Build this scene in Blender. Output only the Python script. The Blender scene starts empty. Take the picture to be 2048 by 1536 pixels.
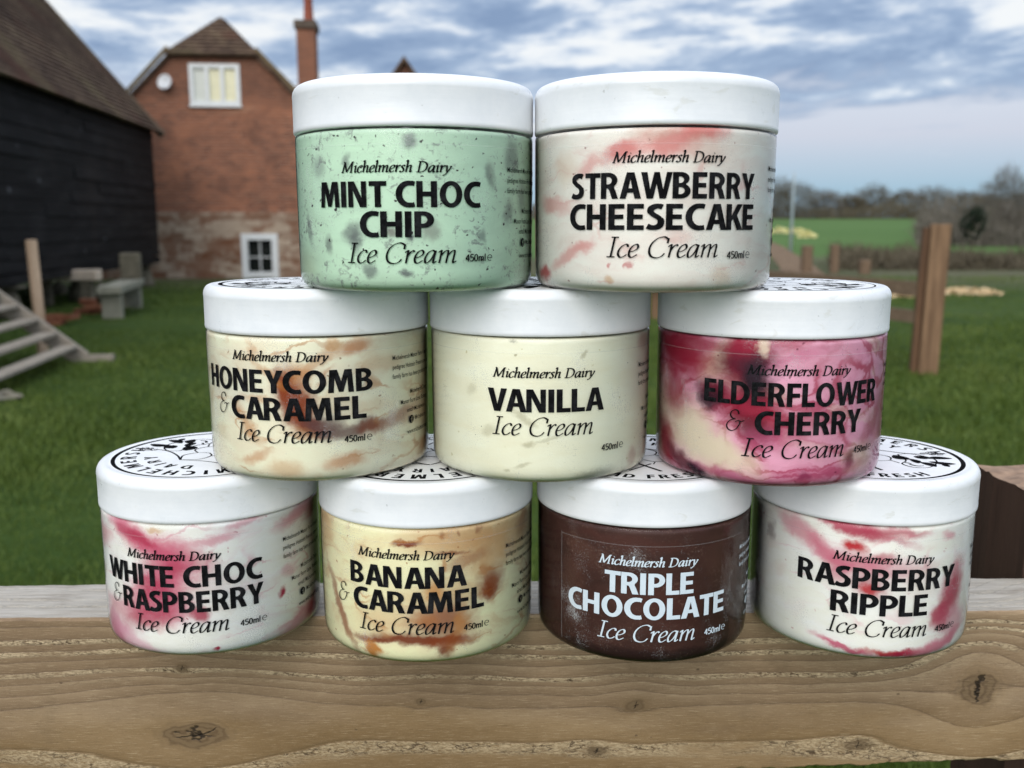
import bpy, bmesh, math, random
import numpy as np
from math import radians as RAD, sin, cos, pi
from mathutils import Vector, Matrix, Euler

SC = bpy.context.scene
COL = SC.collection
rnd = random.Random(7)

# ------------------------------------------------------------------ camera
cam_d = bpy.data.cameras.new("camera")
cam = bpy.data.objects.new("camera", cam_d)
COL.objects.link(cam)
SC.camera = cam
EYE = Vector((0, 0, 0.1958))
PITCH = 0.16751
FPX = 1886.14
cam.location = EYE
cam.rotation_euler = (pi / 2 - PITCH, 0, 0)
cam_d.sensor_width = 36
cam_d.lens = FPX / 2048 * 36
cam_d.clip_start = 0.02
cam_d.clip_end = 6000
cam_d.dof.use_dof = True
cam_d.dof.focus_distance = 0.405
cam_d.dof.aperture_fstop = 13.0

# ------------------------------------------------------------------ colour management
SC.view_settings.view_transform = 'Standard'
SC.view_settings.look = 'None'
SC.view_settings.exposure = 0.0
SC.view_settings.gamma = 1.0
SC.view_settings.use_curve_mapping = False

def srgb(r, g, b):
    f = lambda c: (c / 255) / 12.92 if c / 255 <= .04045 else ((c / 255 + .055) / 1.055) ** 2.4
    return (f(r), f(g), f(b), 1.0)

# ------------------------------------------------------------------ node helper
class NT:
    def __init__(s, tree):
        s.t = tree
        s.t.nodes.clear()
    def put(s, sock, v):
        if v is None: return
        if isinstance(v, bpy.types.NodeSocket): s.t.links.new(v, sock)
        else: sock.default_value = v
    def node(s, typ, ins=None, **props):
        n = s.t.nodes.new(typ)
        for k, v in props.items(): setattr(n, k, v)
        for k, v in (ins or {}).items(): s.put(n.inputs[k], v)
        return n
    def m(s, op, a, b=None, c=None, clamp=False):
        n = s.node('ShaderNodeMath', operation=op, use_clamp=clamp)
        for i, v in enumerate((a, b, c)): s.put(n.inputs[i], v)
        return n.outputs[0]
    def add(s, a, b): return s.m('ADD', a, b)
    def sub(s, a, b): return s.m('SUBTRACT', a, b)
    def mul(s, a, b, clamp=False): return s.m('MULTIPLY', a, b, clamp=clamp)
    def vm(s, op, a, b=None):
        n = s.node('ShaderNodeVectorMath', operation=op)
        s.put(n.inputs[0], a); s.put(n.inputs[1], b)
        return n.outputs['Value'] if op in ('LENGTH', 'DOT_PRODUCT', 'DISTANCE') else n.outputs[0]
    def noise(s, vec, scale, detail=3.0, rough=.55, dist=0.0, color=False):
        n = s.node('ShaderNodeTexNoise', {'Vector': vec, 'Scale': scale, 'Detail': detail, 'Roughness': rough, 'Distortion': dist})
        return n.outputs['Color'] if color else n.outputs['Fac']
    def voro(s, vec, scale, feature='F1', out='Distance', rnd_=1.0):
        n = s.node('ShaderNodeTexVoronoi', {'Vector': vec, 'Scale': scale, 'Randomness': rnd_}, feature=feature)
        return n.outputs[out]
    def step(s, x, lo, hi, a=0.0, b=1.0):
        n = s.node('ShaderNodeMapRange', {0: x, 1: lo, 2: hi, 3: a, 4: b}, interpolation_type='SMOOTHSTEP')
        return n.outputs[0]
    def ramp(s, fac, stops, interp='LINEAR'):
        n = s.node('ShaderNodeValToRGB', {'Fac': fac})
        cr = n.color_ramp; cr.interpolation = interp
        while len(cr.elements) < len(stops): cr.elements.new(0.5)
        for e, (p, c) in zip(cr.elements, stops):
            e.position = p; e.color = c if len(c) == 4 else (*c, 1)
        return n.outputs['Color']
    def mix(s, fac, a, b, mode='MIX'):
        n = s.node('ShaderNodeMix', data_type='RGBA', blend_type=mode)
        s.put(n.inputs['Factor'], fac); s.put(n.inputs['A'], a) if False else None
        s.put(n.inputs[6], a); s.put(n.inputs[7], b)
        return n.outputs[2]
    def sep(s, v):
        n = s.node('ShaderNodeSeparateXYZ', {0: v}); return n.outputs
    def comb(s, x=0.0, y=0.0, z=0.0):
        return s.node('ShaderNodeCombineXYZ', {0: x, 1: y, 2: z}).outputs[0]
    def scale(s, v, sc): return s.vm('MULTIPLY', v, sc)
    def bump(s, h, strength, dist):
        return s.node('ShaderNodeBump', {'Strength': strength, 'Distance': dist, 'Height': h}).outputs[0]

# ------------------------------------------------------------------ world: broken low cloud over a pale evening sky
SUN_EL, SUN_ROT = RAD(30), RAD(196)
world = bpy.data.worlds.new("World")
SC.world = world
world.use_nodes = True
g = NT(world.node_tree)
tc = g.node('ShaderNodeTexCoord').outputs['Generated']
sky = g.node('ShaderNodeTexSky', sky_type='NISHITA', sun_disc=False, sun_elevation=SUN_EL, sun_rotation=SUN_ROT)
d = g.vm('NORMALIZE', tc)
dx, dy, dz = g.sep(d)[0:3]
cv = g.comb(g.add(dx, g.mul(dz, -0.9)), dy, g.mul(dz, 3.9))
n1 = g.noise(cv, 6.2, 8, .60, .25)
n2 = g.noise(g.vm('ADD', cv, (3.1, 5.2, 1.7)), 13.0, 5, .6, .5)
n3 = g.noise(g.vm('ADD', cv, (8.3, 1.2, 4.4)), 2.0, 2, .5)
cl = g.add(g.add(g.mul(n1, .72), g.mul(n2, .26)), g.mul(g.sub(n3, .5), .22))
cloud = g.ramp(cl, [(.38, srgb(134, 157, 192)), (.45, srgb(160, 181, 211)), (.495, srgb(194, 209, 230)), (.53, srgb(232, 239, 248)), (.58, srgb(252, 254, 255))])
low = g.ramp(dz, [(0.0, srgb(158, 192, 214)), (.035, srgb(163, 196, 220)), (.062, srgb(188, 205, 225)), (.085, srgb(208, 213, 229)), (.115, srgb(216, 222, 236))])
edge = g.add(dz, g.mul(g.sub(n1, .5), .22))
col = g.mix(g.step(edge, .088, .135), low, cloud)
# unseen sky overhead, made brighter than the horizon band to light lids and tubs
over = g.mix(.35, cloud, (.95, .99, 1.05, 1))
hi = g.node('ShaderNodeVectorMath', {0: over, 3: 1.65}, operation='SCALE').outputs[0]
col = g.mix(g.step(dz, .30, .75), col, hi)
nis = g.node('ShaderNodeVectorMath', {0: sky.outputs[0], 3: .10}, operation='SCALE').outputs[0]
col = g.mix(.90, nis, col)
bg = g.node('ShaderNodeBackground', {'Color': col, 'Strength': 1.0})
g.node('ShaderNodeOutputWorld', {'Surface': bg.outputs[0]})

sun_d = bpy.data.lights.new("sun", 'SUN')
sun_d.energy = 2.1
sun_d.angle = RAD(50)
sun_d.color = (1.0, .965, .91)
sun = bpy.data.objects.new("sun", sun_d)
COL.objects.link(sun)
# sky rotation is measured clockwise from +Y seen from above
sv = Vector((sin(SUN_ROT) * cos(SUN_EL), cos(SUN_ROT) * cos(SUN_EL), sin(SUN_EL)))
sun.rotation_euler = sv.to_track_quat('Z', 'Y').to_euler()

# ------------------------------------------------------------------ object helpers
def link(o, parent=None):
    COL.objects.link(o)
    if parent is not None: o.parent = parent
    return o

def tag(o, label=None, cat=None, group=None, kind=None):
    if label: o['label'] = label
    if cat: o['category'] = cat
    if group: o['group'] = group
    if kind: o['kind'] = kind
    return o

def empty(name, loc=(0, 0, 0), rz=0.0, label=None, cat=None, group=None):
    o = bpy.data.objects.new(name, None)
    o.empty_display_size = .02
    o.location = loc; o.rotation_euler = (0, 0, rz)
    link(o)
    return tag(o, label, cat, group)

def mesh_obj(name, verts, faces, mats, parent=None, smooth=False, loc=None, fmat=None):
    me = bpy.data.meshes.new(name)
    me.from_pydata([tuple(v) for v in verts], [], faces)
    for m_ in (mats if isinstance(mats, (list, tuple)) else [mats]): me.materials.append(m_)
    if fmat is not None: me.polygons.foreach_set('material_index', fmat)
    if smooth: me.polygons.foreach_set('use_smooth', [True] * len(me.polygons))
    me.update()
    o = bpy.data.objects.new(name, me)
    if loc is not None: o.location = loc
    return link(o, parent)

def bm_obj(name, bm, mats, parent=None, smooth=False, loc=None):
    me = bpy.data.meshes.new(name)
    bm.to_mesh(me); bm.free()
    for m_ in (mats if isinstance(mats, (list, tuple)) else [mats]): me.materials.append(m_)
    if smooth: me.polygons.foreach_set('use_smooth', [True] * len(me.polygons))
    o = bpy.data.objects.new(name, me)
    if loc is not None: o.location = loc
    return link(o, parent)

def box(bm, x0, x1, y0, y1, z0, z1, M=None):
    vs = [bm.verts.new((x, y, z)) for z in (z0, z1) for y in (y0, y1) for x in (x0, x1)]
    for f in ((0, 2, 3, 1), (4, 5, 7, 6), (0, 1, 5, 4), (2, 6, 7, 3), (0, 4, 6, 2), (1, 3, 7, 5)):
        bm.faces.new([vs[i] for i in f])
    if M is not None:
        for v in vs: v.co = M @ v.co
    return vs

def beam(bm, a, b, w, h):
    a, b = Vector(a), Vector(b)
    dirv = (b - a)
    q = dirv.to_track_quat('X', 'Z').to_matrix().to_4x4()
    M = Matrix.Translation(a) @ q
    return box(bm, 0, dirv.length, -w / 2, w / 2, -h / 2, h / 2, M)

def bevel(bm, off, seg=2):
    bmesh.ops.bevel(bm, geom=list(bm.edges), offset=off, segments=seg, affect='EDGES', profile=.6)

def lathe(profile, n=128, closed_top=False, closed_bottom=False):
    """profile: list of (r, z) from bottom to top"""
    vs, fs = [], []
    for r, z in profile:
        for k in range(n):
            a = 2 * pi * k / n
            vs.append((r * cos(a), r * sin(a), z))
    for i in range(len(profile) - 1):
        for k in range(n):
            k2 = (k + 1) % n
            fs.append((i * n + k, i * n + k2, (i + 1) * n + k2, (i + 1) * n + k))
    if closed_bottom: fs.append(tuple(reversed(range(n))))
    if closed_top: fs.append(tuple(range((len(profile) - 1) * n, len(profile) * n)))
    return vs, fs

def principled(name, build):
    m_ = bpy.data.materials.new(name)
    m_.use_nodes = True
    g = NT(m_.node_tree)
    p = g.node('ShaderNodeBsdfPrincipled')
    g.node('ShaderNodeOutputMaterial', {'Surface': p.outputs[0]})
    p.inputs['Specular IOR Level'].default_value = .35
    build(g, p.inputs)
    return m_

def flat(name, rgb, rough=.6, spec=.35, var=.0, scale=20):
    def b(g, i):
        c = rgb if len(rgb) == 4 else (*rgb, 1)
        if var:
            o = g.node('ShaderNodeTexCoord').outputs['Object']
            n = g.noise(o, scale, 4, .6)
            lo = tuple(x * (1 - var) for x in c[:3]) + (1,); hi_ = tuple(min(1, x * (1 + var)) for x in c[:3]) + (1,)
            g.put(i['Base Color'], g.ramp(n, [(.3, lo), (.7, hi_)]))
        else: i['Base Color'].default_value = c
        i['Roughness'].default_value = rough
        i['Specular IOR Level'].default_value = spec
    return principled(name, b)

def ray(u, v):
    x, y = (u - 1024) / FPX, (v - 768) / FPX
    c, s = cos(PITCH), sin(PITCH)
    return Vector((x, c - y * s, -s - y * c))
def at(u, v, Y):            # the place seen at photo pixel (u, v), Y metres away
    r = ray(u, v); return EYE + r * (Y / r.y)
GZ = -1.1                   # lawn level; the rail top is z = 0
def ground_at(u, v):
    r = ray(u, v); return EYE + r * ((GZ - EYE.z) / r.z)
def terr(y):
    if y < 27: return GZ
    if y > 230: return 1.54
    return GZ + (1.54 - GZ) * (y - 27) / 203

# ------------------------------------------------------------------ lettering (units: cap height = 10)
def ell(cx, cy, rx, ry, a0, a1, n=14):
    return [(cx + rx * cos(RAD(a0 + (a1 - a0) * k / n)), cy + ry * sin(RAD(a0 + (a1 - a0) * k / n))) for k in range(n + 1)]

def catmull(pts, sub=6):
    if len(pts) < 3: return list(pts)
    P = [(2 * pts[0][0] - pts[1][0], 2 * pts[0][1] - pts[1][1])] + list(pts) + [(2 * pts[-1][0] - pts[-2][0], 2 * pts[-1][1] - pts[-2][1])]
    out = []
    for i in range(1, len(P) - 2):
        p0, p1, p2, p3 = P[i - 1:i + 3]
        for k in range(sub):
            t = k / sub
            out.append(tuple(.5 * (2 * p1[j] + (p2[j] - p0[j]) * t + (2 * p0[j] - 5 * p1[j] + 4 * p2[j] - p3[j]) * t * t + (3 * p1[j] - p0[j] - 3 * p2[j] + p3[j]) * t ** 3) for j in (0, 1)))
    out.append(tuple(P[-2]))
    return out

def s_shape():
    sp = catmull([(5.15, 8.75), (4.2, 9.1), (2.9, 9.05), (1.5, 8.2), (1.35, 6.9), (2.4, 5.75), (3.9, 4.7), (4.7, 3.4), (4.3, 1.7), (2.9, .95), (1.4, 1.0), (.25, 1.5)], 5)
    L, R_ = [], []
    n = len(sp)
    for i, p in enumerate(sp):
        a = sp[max(0, i - 1)]; b = sp[min(n - 1, i + 1)]
        tx, ty = b[0] - a[0], b[1] - a[1]; l = math.hypot(tx, ty) or 1
        nx, ny = -ty / l, tx / l
        w = .9 + .22 * abs(ny < .5) * min(1, abs(nx) * 1.3)
        L.append((p[0] + nx * w, p[1] + ny * w)); R_.append((p[0] - nx * w, p[1] - ny * w))
    return L + R_[::-1]

CAPS = {   # letter: (advance, [contours])
 'I': (3.1, [[(0, 0), (2.2, 0), (2.2, 10), (0, 10)]]),
 'L': (5.6, [[(0, 0), (5.3, 0), (5.3, 1.85), (2.2, 1.85), (2.2, 10), (0, 10)]]),
 'E': (6.4, [[(0, 0), (5.6, 0), (5.6, 1.8), (2.2, 1.8), (2.2, 4.2), (5.2, 4.2), (5.2, 5.95), (2.2, 5.95), (2.2, 8.2), (5.5, 8.2), (5.5, 10), (0, 10)]]),
 'F': (6.0, [[(0, 0), (2.2, 0), (2.2, 3.95), (5.1, 3.95), (5.1, 5.75), (2.2, 5.75), (2.2, 8.2), (5.5, 8.2), (5.5, 10), (0, 10)]]),
 'H': (8.1, [[(0, 0), (2.2, 0), (2.2, 4.15), (5, 4.15), (5, 0), (7.2, 0), (7.2, 10), (5, 10), (5, 6), (2.2, 6), (2.2, 10), (0, 10)]]),
 'T': (6.7, [[(2.2, 0), (4.4, 0), (4.4, 8.15), (6.5, 8.15), (6.5, 10), (.1, 10), (.1, 8.15), (2.2, 8.15)]]),
 'N': (8.1, [[(0, 0), (2.0, 0), (2.0, 3.4), (1.9, 6.6), (4.75, 0), (7.2, 0), (7.2, 10), (5.2, 10), (5.2, 6.8), (5.35, 3.7), (2.5, 10), (0, 10)]]),
 'M': (10.2, [[(0, 0), (2.0, 0), (2.4, 6.4), (3.85, .3), (5.5, .3), (7.05, 6.4), (7.35, 0), (9.4, 0), (8.75, 10), (6.05, 10), (4.75, 4.9), (3.4, 10), (.65, 10)]]),
 'A': (7.7, [[(0, 0), (2.25, 0), (2.85, 2.3), (4.95, 2.3), (5.55, 0), (7.85, 0), (5.3, 10), (2.55, 10)], [(3.2, 3.95), (4.6, 3.95), (3.92, 7.5)]]),
 'V': (7.3, [[(2.6, 0), (5.1, 0), (7.7, 10), (5.4, 10), (3.92, 3.1), (2.4, 10), (0, 10)]]),
 'W': (11.3, [[(0, 10), (2.25, 10), (3.35, 3.5), (4.7, 10), (6.6, 10), (7.95, 3.5), (9.15, 10), (11.2, 10), (9.05, 0), (6.75, 0), (5.6, 5.6), (4.45, 0), (2.15, 0)]]),
 'Y': (7.0, [[(2.45, 0), (4.65, 0), (4.65, 4.1), (7.2, 10), (4.85, 10), (3.6, 6.2), (2.35, 10), (-.1, 10), (2.45, 4.1)]]),
 'K': (7.3, [[(0, 0), (2.2, 0), (2.2, 3.4), (2.9, 4.4), (4.75, 0), (7.3, 0), (4.55, 5.7), (7.1, 10), (4.6, 10), (2.7, 6.4), (2.2, 5.5), (2.2, 10), (0, 10)]]),
 'O': (8.9, [ell(4.15, 5, 4.15, 5.15, 0, 350, 30), ell(4.15, 5, 1.95, 3.45, 0, 350, 24)]),
 'C': (7.2, [ell(4.55, 5, 4.55, 5.15, 80, 280, 20) + [(5.9, -.12), (6.75, .2), (6.4, 1.95), (5.7, 1.72)] + ell(4.85, 5, 2.55, 3.3, 282, 78, 16) + [(5.7, 8.28), (6.4, 8.02), (6.85, 9.75), (5.9, 10.12)]]),
 'D': (8.3, [[(0, 0)] + ell(2.85, 5, 4.75, 5, -90, 90, 18) + [(0, 10)], [(2.2, 1.75)] + ell(2.7, 5, 2.6, 3.25, -90, 90, 16) + [(2.2, 8.25)]]),
 'P': (6.9, [[(0, 0), (2.2, 0), (2.2, 3.6)] + ell(2.95, 6.8, 3.5, 3.2, -90, 90, 16) + [(0, 10)], [(2.2, 5.25)] + ell(2.7, 6.8, 1.55, 1.55, -90, 90, 12) + [(2.2, 8.35)]]),
 'R': (7.3, [[(0, 0), (2.2, 0), (2.2, 3.95), (2.75, 3.95), (3.3, 3.3), (4.4, 0), (6.75, 0), (5.75, 3.0), (5.2, 4.1)] + ell(2.95, 7.1, 3.45, 2.9, -48, 90, 14) + [(0, 10)], [(2.2, 5.55)] + ell(2.75, 6.98, 1.5, 1.42, -90, 90, 12) + [(2.2, 8.4)]]),
 'B': (7.3, [[(0, 0)] + ell(3.0, 2.85, 3.6, 2.85, -90, 58, 14) + ell(2.95, 7.55, 3.15, 2.45, -52, 90, 14) + [(0, 10)], [(2.2, 1.65)] + ell(2.8, 2.98, 1.6, 1.33, -90, 90, 12) + [(2.2, 4.3)], [(2.2, 5.85)] + ell(2.65, 7.1, 1.4, 1.25, -90, 90, 12) + [(2.2, 8.35)]]),
 'S': (6.3, [s_shape()]),
 ' ': (3.0, []),
}
# chancery italic, drawn upright and sheared: letter: (advance, [strokes])
ITAL = {
 'i': (3.1, [[(.1, 5.3), (1.0, 6.2), (1.45, 5.9), (1.4, 1.2), (1.8, .15), (2.9, 1.1)], [(1.75, 8.3), (1.95, 8.9)]]),
 'c': (4.7, [[(4.3, 5.1), (4.1, 6.0), (3.3, 6.4), (1.9, 5.6), (.8, 3.8), (.7, 1.6), (1.8, .1), (3.3, .3), (4.6, 1.5)]]),
 'h': (6.1, [[(.1, 9.7), (1.3, 10.4), (1.3, 0)], [(1.3, 3.4), (2.6, 5.6), (3.9, 6.3), (4.5, 5.4), (4.4, 1.2), (4.8, .15), (6.0, 1.1)]]),
 'e': (4.6, [[(.9, 2.7), (2.6, 3.2), (4.0, 4.5), (3.9, 5.9), (2.9, 6.4), (1.4, 5.2), (.7, 2.8), (1.2, .6), (2.5, .1), (4.4, 1.4)]]),
 'l': (2.9, [[(.1, 9.7), (1.3, 10.4), (1.3, 1.3), (1.7, .15), (2.8, 1.1)]]),
 'm': (9.3, [[(.1, 5.3), (1.0, 6.2), (1.35, 5.8), (1.3, 0)], [(1.3, 3.3), (2.7, 5.6), (3.9, 6.3), (4.5, 5.3), (4.4, 0)], [(4.4, 3.3), (5.9, 5.6), (7.0, 6.3), (7.6, 5.3), (7.5, 1.2), (7.9, .15), (9.1, 1.1)]]),
 'r': (4.2, [[(.1, 5.3), (1.0, 6.2), (1.4, 5.8), (1.35, 0)], [(1.4, 3.2), (2.4, 5.3), (3.5, 6.3), (4.2, 5.6)]]),
 's': (4.1, [[(3.7, 5.4), (2.7, 6.35), (1.5, 5.7), (1.6, 4.5), (2.8, 3.1), (3.2, 1.6), (2.2, .2), (1.0, .2), (.2, 1.2)]]),
 'a': (6.2, [[(4.5, 5.8), (3.3, 6.35), (1.6, 5.1), (.7, 2.4), (1.2, .3), (2.4, .5), (3.8, 2.6), (4.7, 5.7)], [(4.9, 6.3), (4.6, 1.3), (5.0, .15), (6.1, 1.1)]]),
 'y': (5.3, [[(.2, 5.5), (1.0, 6.2), (1.7, 5.5), (2.3, .4)], [(4.6, 6.1), (5.0, 5.0), (3.8, 2.0), (2.2, -.9), (.6, -2.7), (-.5, -2.5)]]),
 'M': (11.3, [[(-.4, .15), (2.0, .15)], [(.9, .2), (1.9, 9.8)], [(1.8, 9.7), (4.7, .5)], [(4.7, .5), (8.9, 9.8)], [(9.0, 9.8), (9.0, .2)], [(.6, 9.85), (2.2, 9.85)], [(8.6, 9.85), (10.5, 9.85)], [(7.8, .15), (10.4, .15)]]),
 'D': (9.0, [[(1.8, .1), (1.8, 9.8)], [(.2, 9.85), (3.6, 9.8), (6.6, 8.5), (7.9, 5.4), (6.9, 1.9), (4.1, .2), (.2, .15)]]),
 'I': (4.4, [[(2.0, .1), (2.0, 9.9)], [(.2, .15), (3.9, .15)], [(.5, 9.85), (3.8, 9.85)]]),
 'C': (8.6, [[(8.0, 7.0), (8.0, 9.5)], [(8.0, 9.0), (5.9, 10.1), (3.2, 9.3), (1.1, 6.7), (.7, 3.4), (2.0, .7), (4.5, -.15), (6.5, .5), (7.7, 2.1)]]),
 '&': (8.4, [[(5.2, 8.0), (4.6, 9.4), (3.2, 9.9), (1.7, 9.0), (1.4, 7.3), (2.5, 5.9), (4.0, 5.6)], [(3.6, 5.6), (1.4, 4.6), (.3, 2.6), (1.0, .7), (3.0, -.1), (5.0, 1.0), (6.1, 3.2), (6.3, 4.6)], [(4.0, 4.3), (5.4, 4.9), (6.6, 4.6), (8.2, 5.2)]]),
 ' ': (3.4, []),
}
BOOK = {   # plain weight numerals for the contents mark
 '4': (6.0, [[(4.0, 0), (4.0, 9.6)], [(4.0, 9.4), (.5, 3.2)], [(.2, 3.1), (5.5, 3.1)]]),
 '5': (5.8, [[(4.9, 9.4), (1.4, 9.4), (1.1, 5.6)], [(1.1, 5.5), (2.8, 5.9), (4.6, 4.9), (4.9, 2.8), (3.6, .8), (1.9, .5), (.4, .9)]]),
 '0': (6.0, [[(2.7, 9.5), (1.2, 8.3), (.7, 5), (1.2, 1.7), (2.7, .5), (4.2, 1.7), (4.7, 5), (4.2, 8.3), (2.7, 9.5)]]),
 'm': (8.8, [[(.9, 0), (.9, 6.8)], [(.9, 4.4), (1.8, 6.2), (3.2, 6.3), (4.0, 5.0), (4.0, 0)], [(4.0, 4.4), (4.9, 6.2), (6.3, 6.3), (7.1, 5.0), (7.1, 0)]]),
 'l': (2.6, [[(.9, 0), (.9, 10.4)]]),
}
EMARK = [[(.8, 3.6), (6.4, 3.6)], [(6.4, 3.6), (5.6, 6.2), (3.6, 7.2), (1.6, 6.2), (.7, 3.6), (1.6, 1.0), (3.6, 0), (5.4, .6)]]

def ribbon(pts, nib, shear=0.0):
    """quads for one pen stroke; nib = (thick, thin, angle) half widths"""
    thick, thin, ang = nib
    P = [(x + y * shear, y) for x, y in pts]
    n = len(P); L = []
    for i, p in enumerate(P):
        a = P[max(0, i - 1)]; b = P[min(n - 1, i + 1)]
        t = math.atan2(b[1] - a[1], b[0] - a[0])
        w = math.hypot(thick * sin(t - ang), thin * cos(t - ang))
        L.append(((p[0] - sin(t) * w, p[1] + cos(t) * w), (p[0] + sin(t) * w, p[1] - cos(t) * w)))
    return [[L[i][0], L[i][1], L[i + 1][1], L[i + 1][0]] for i in range(n - 1)]

def fill_mesh(contours):
    """triangles of one glyph from outlines with holes"""
    cu = bpy.data.curves.new('outline', 'CURVE'); cu.dimensions = '2D'; cu.fill_mode = 'BOTH'
    for c in contours:
        s = cu.splines.new('POLY'); s.points.add(len(c) - 1)
        for p, (x, y) in zip(s.points, c): p.co = (x, y, 0, 1)
        s.use_cyclic_u = True
    ob = bpy.data.objects.new('outline', cu)
    me = bpy.data.meshes.new_from_object(ob)
    tris = [[(me.vertices[i].co.x, me.vertices[i].co.y) for i in p.vertices] for p in me.polygons]
    bpy.data.meshes.remove(me); bpy.data.objects.remove(ob); bpy.data.curves.remove(cu)
    return tris

_caps = {}
def caps_polys(text, cap, width=None, wide=1.0, track=0.0):
    """filled caps; returns list of polygons in mm starting at x = 0, and the width"""
    out, x = [], 0.0
    for ch in text:
        adv, cs = CAPS[ch]
        if cs and ch not in _caps: _caps[ch] = fill_mesh(cs)
        for t in _caps.get(ch, []): out.append([(x + a, b) for a, b in t])
        x += adv + track
    w = x - .8 - track
    k = cap / 10
    kx = width / w if width else k * wide
    return [[(a * kx, b * k) for a, b in p] for p in out], w * kx

def pen_polys(text, font, cap, width=None, nib=(.5, .18, .5), shear=.2, sub=6):
    out, x = [], 0.0
    for ch in text:
        adv, ss = font[ch]
        for s in ss:
            q = catmull(s, sub) if (len(s) > 2 and ch not in '4') else s
            out.append([[(x + a, b) for a, b in quad] for quad in ribbon(q, nib, shear)])
        x += adv
    w = x - .5
    k = cap / 10
    kx = width / w if width else k
    return [[[(a * kx, b * k) for a, b in p] for p in st] for st in out], w * kx

_font_cache = {}
def print_polys(text, size, wide=.8):
    if (text, size) not in _font_cache:
        cu = bpy.data.curves.new('print', 'FONT'); cu.body = text; cu.size = size; cu.offset = .002 * size; cu.resolution_u = 3
        ob = bpy.data.objects.new('print', cu)
        me = bpy.data.meshes.new_from_object(ob)
        _font_cache[(text, size)] = [[(me.vertices[i].co.x * wide, me.vertices[i].co.y) for i in p.vertices] for p in me.polygons]
        bpy.data.meshes.remove(me); bpy.data.objects.remove(ob); bpy.data.curves.remove(cu)
    return _font_cache[(text, size)]

class Sheet:
    """flat lettering in mm, later wrapped round a tub (or laid on a lid)"""
    def __init__(s): s.polys = []; s.layer = []
    def put(s, polys, x, y, layer=0):
        for p in polys:
            s.polys.append([(a + x, b + y) for a, b in p]); s.layer.append(layer)
    def strokes(s, sts, x, y, base=0):
        for i, st in enumerate(sts): s.put(st, x, y, base + i)
    def wrap(s, name, R, mat, parent, cut=1.6):
        bm = bmesh.new(); lay = bm.verts.layers.float.new('lift')
        for p, l in zip(s.polys, s.layer):
            vs = [bm.verts.new((a, b, 0)) for a, b in p]
            for v in vs: v[lay] = l
            try: bm.faces.new(vs)
            except ValueError: pass
        bmesh.ops.remove_doubles(bm, verts=bm.verts, dist=.0005) if max(s.layer or [0]) == 0 else None
        if cut:
            xs = [v.co.x for v in bm.verts]
            x = math.floor(min(xs) / cut) * cut + cut
            while x < max(xs):
                bmesh.ops.bisect_plane(bm, geom=list(bm.verts) + list(bm.edges) + list(bm.faces), plane_co=(x, 0, 0), plane_no=(1, 0, 0), dist=1e-5)
                x += cut
        for v in bm.verts:
            a, z = v.co.x / R, v.co.y
            r = R + .004 * v[lay]
            v.co = (r * sin(a) / 1000, -r * cos(a) / 1000, z / 1000)
        bmesh.ops.recalc_face_normals(bm, faces=bm.faces)
        return bm_obj(name, bm, mat, parent)

# ------------------------------------------------------------------ ice cream tubs
C_ = {'chip': (84, 82, 90), 'chipr': (104, 84, 86), 'void': (176, 170, 138), 'greyvoid': (158, 156, 140), 'pink': (212, 122, 116), 'red': (190, 52, 58),
      'tan': (204, 158, 104), 'tanpink': (196, 158, 140), 'caramel': (144, 62, 20), 'dkcaramel': (126, 50, 18), 'amber': (196, 130, 56), 'orange': (194, 120, 48),
      'plum': (98, 66, 66), 'frost': (205, 203, 196), 'cream': (234, 220, 196), 'palepink': (222, 164, 182), 'crimson': (160, 16, 54), 'wine': (104, 8, 38),
      'inkwine': (42, 10, 30), 'magenta': (194, 84, 128), 'rose': (204, 92, 122), 'raspberry': (176, 32, 72), 'choclight': (104, 70, 58), 'chocdark': (38, 20, 22), 'chocred': (88, 48, 40)}
BASE = {'T1': (188, 212, 189), 'T2': (234, 217, 208), 'M1': (240, 217, 194), 'M2': (241, 222, 198), 'M3': (220, 158, 178), 'B1': (241, 224, 214), 'B2': (242, 216, 180), 'B3': (74, 46, 40), 'B4': (240, 224, 213)}
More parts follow.
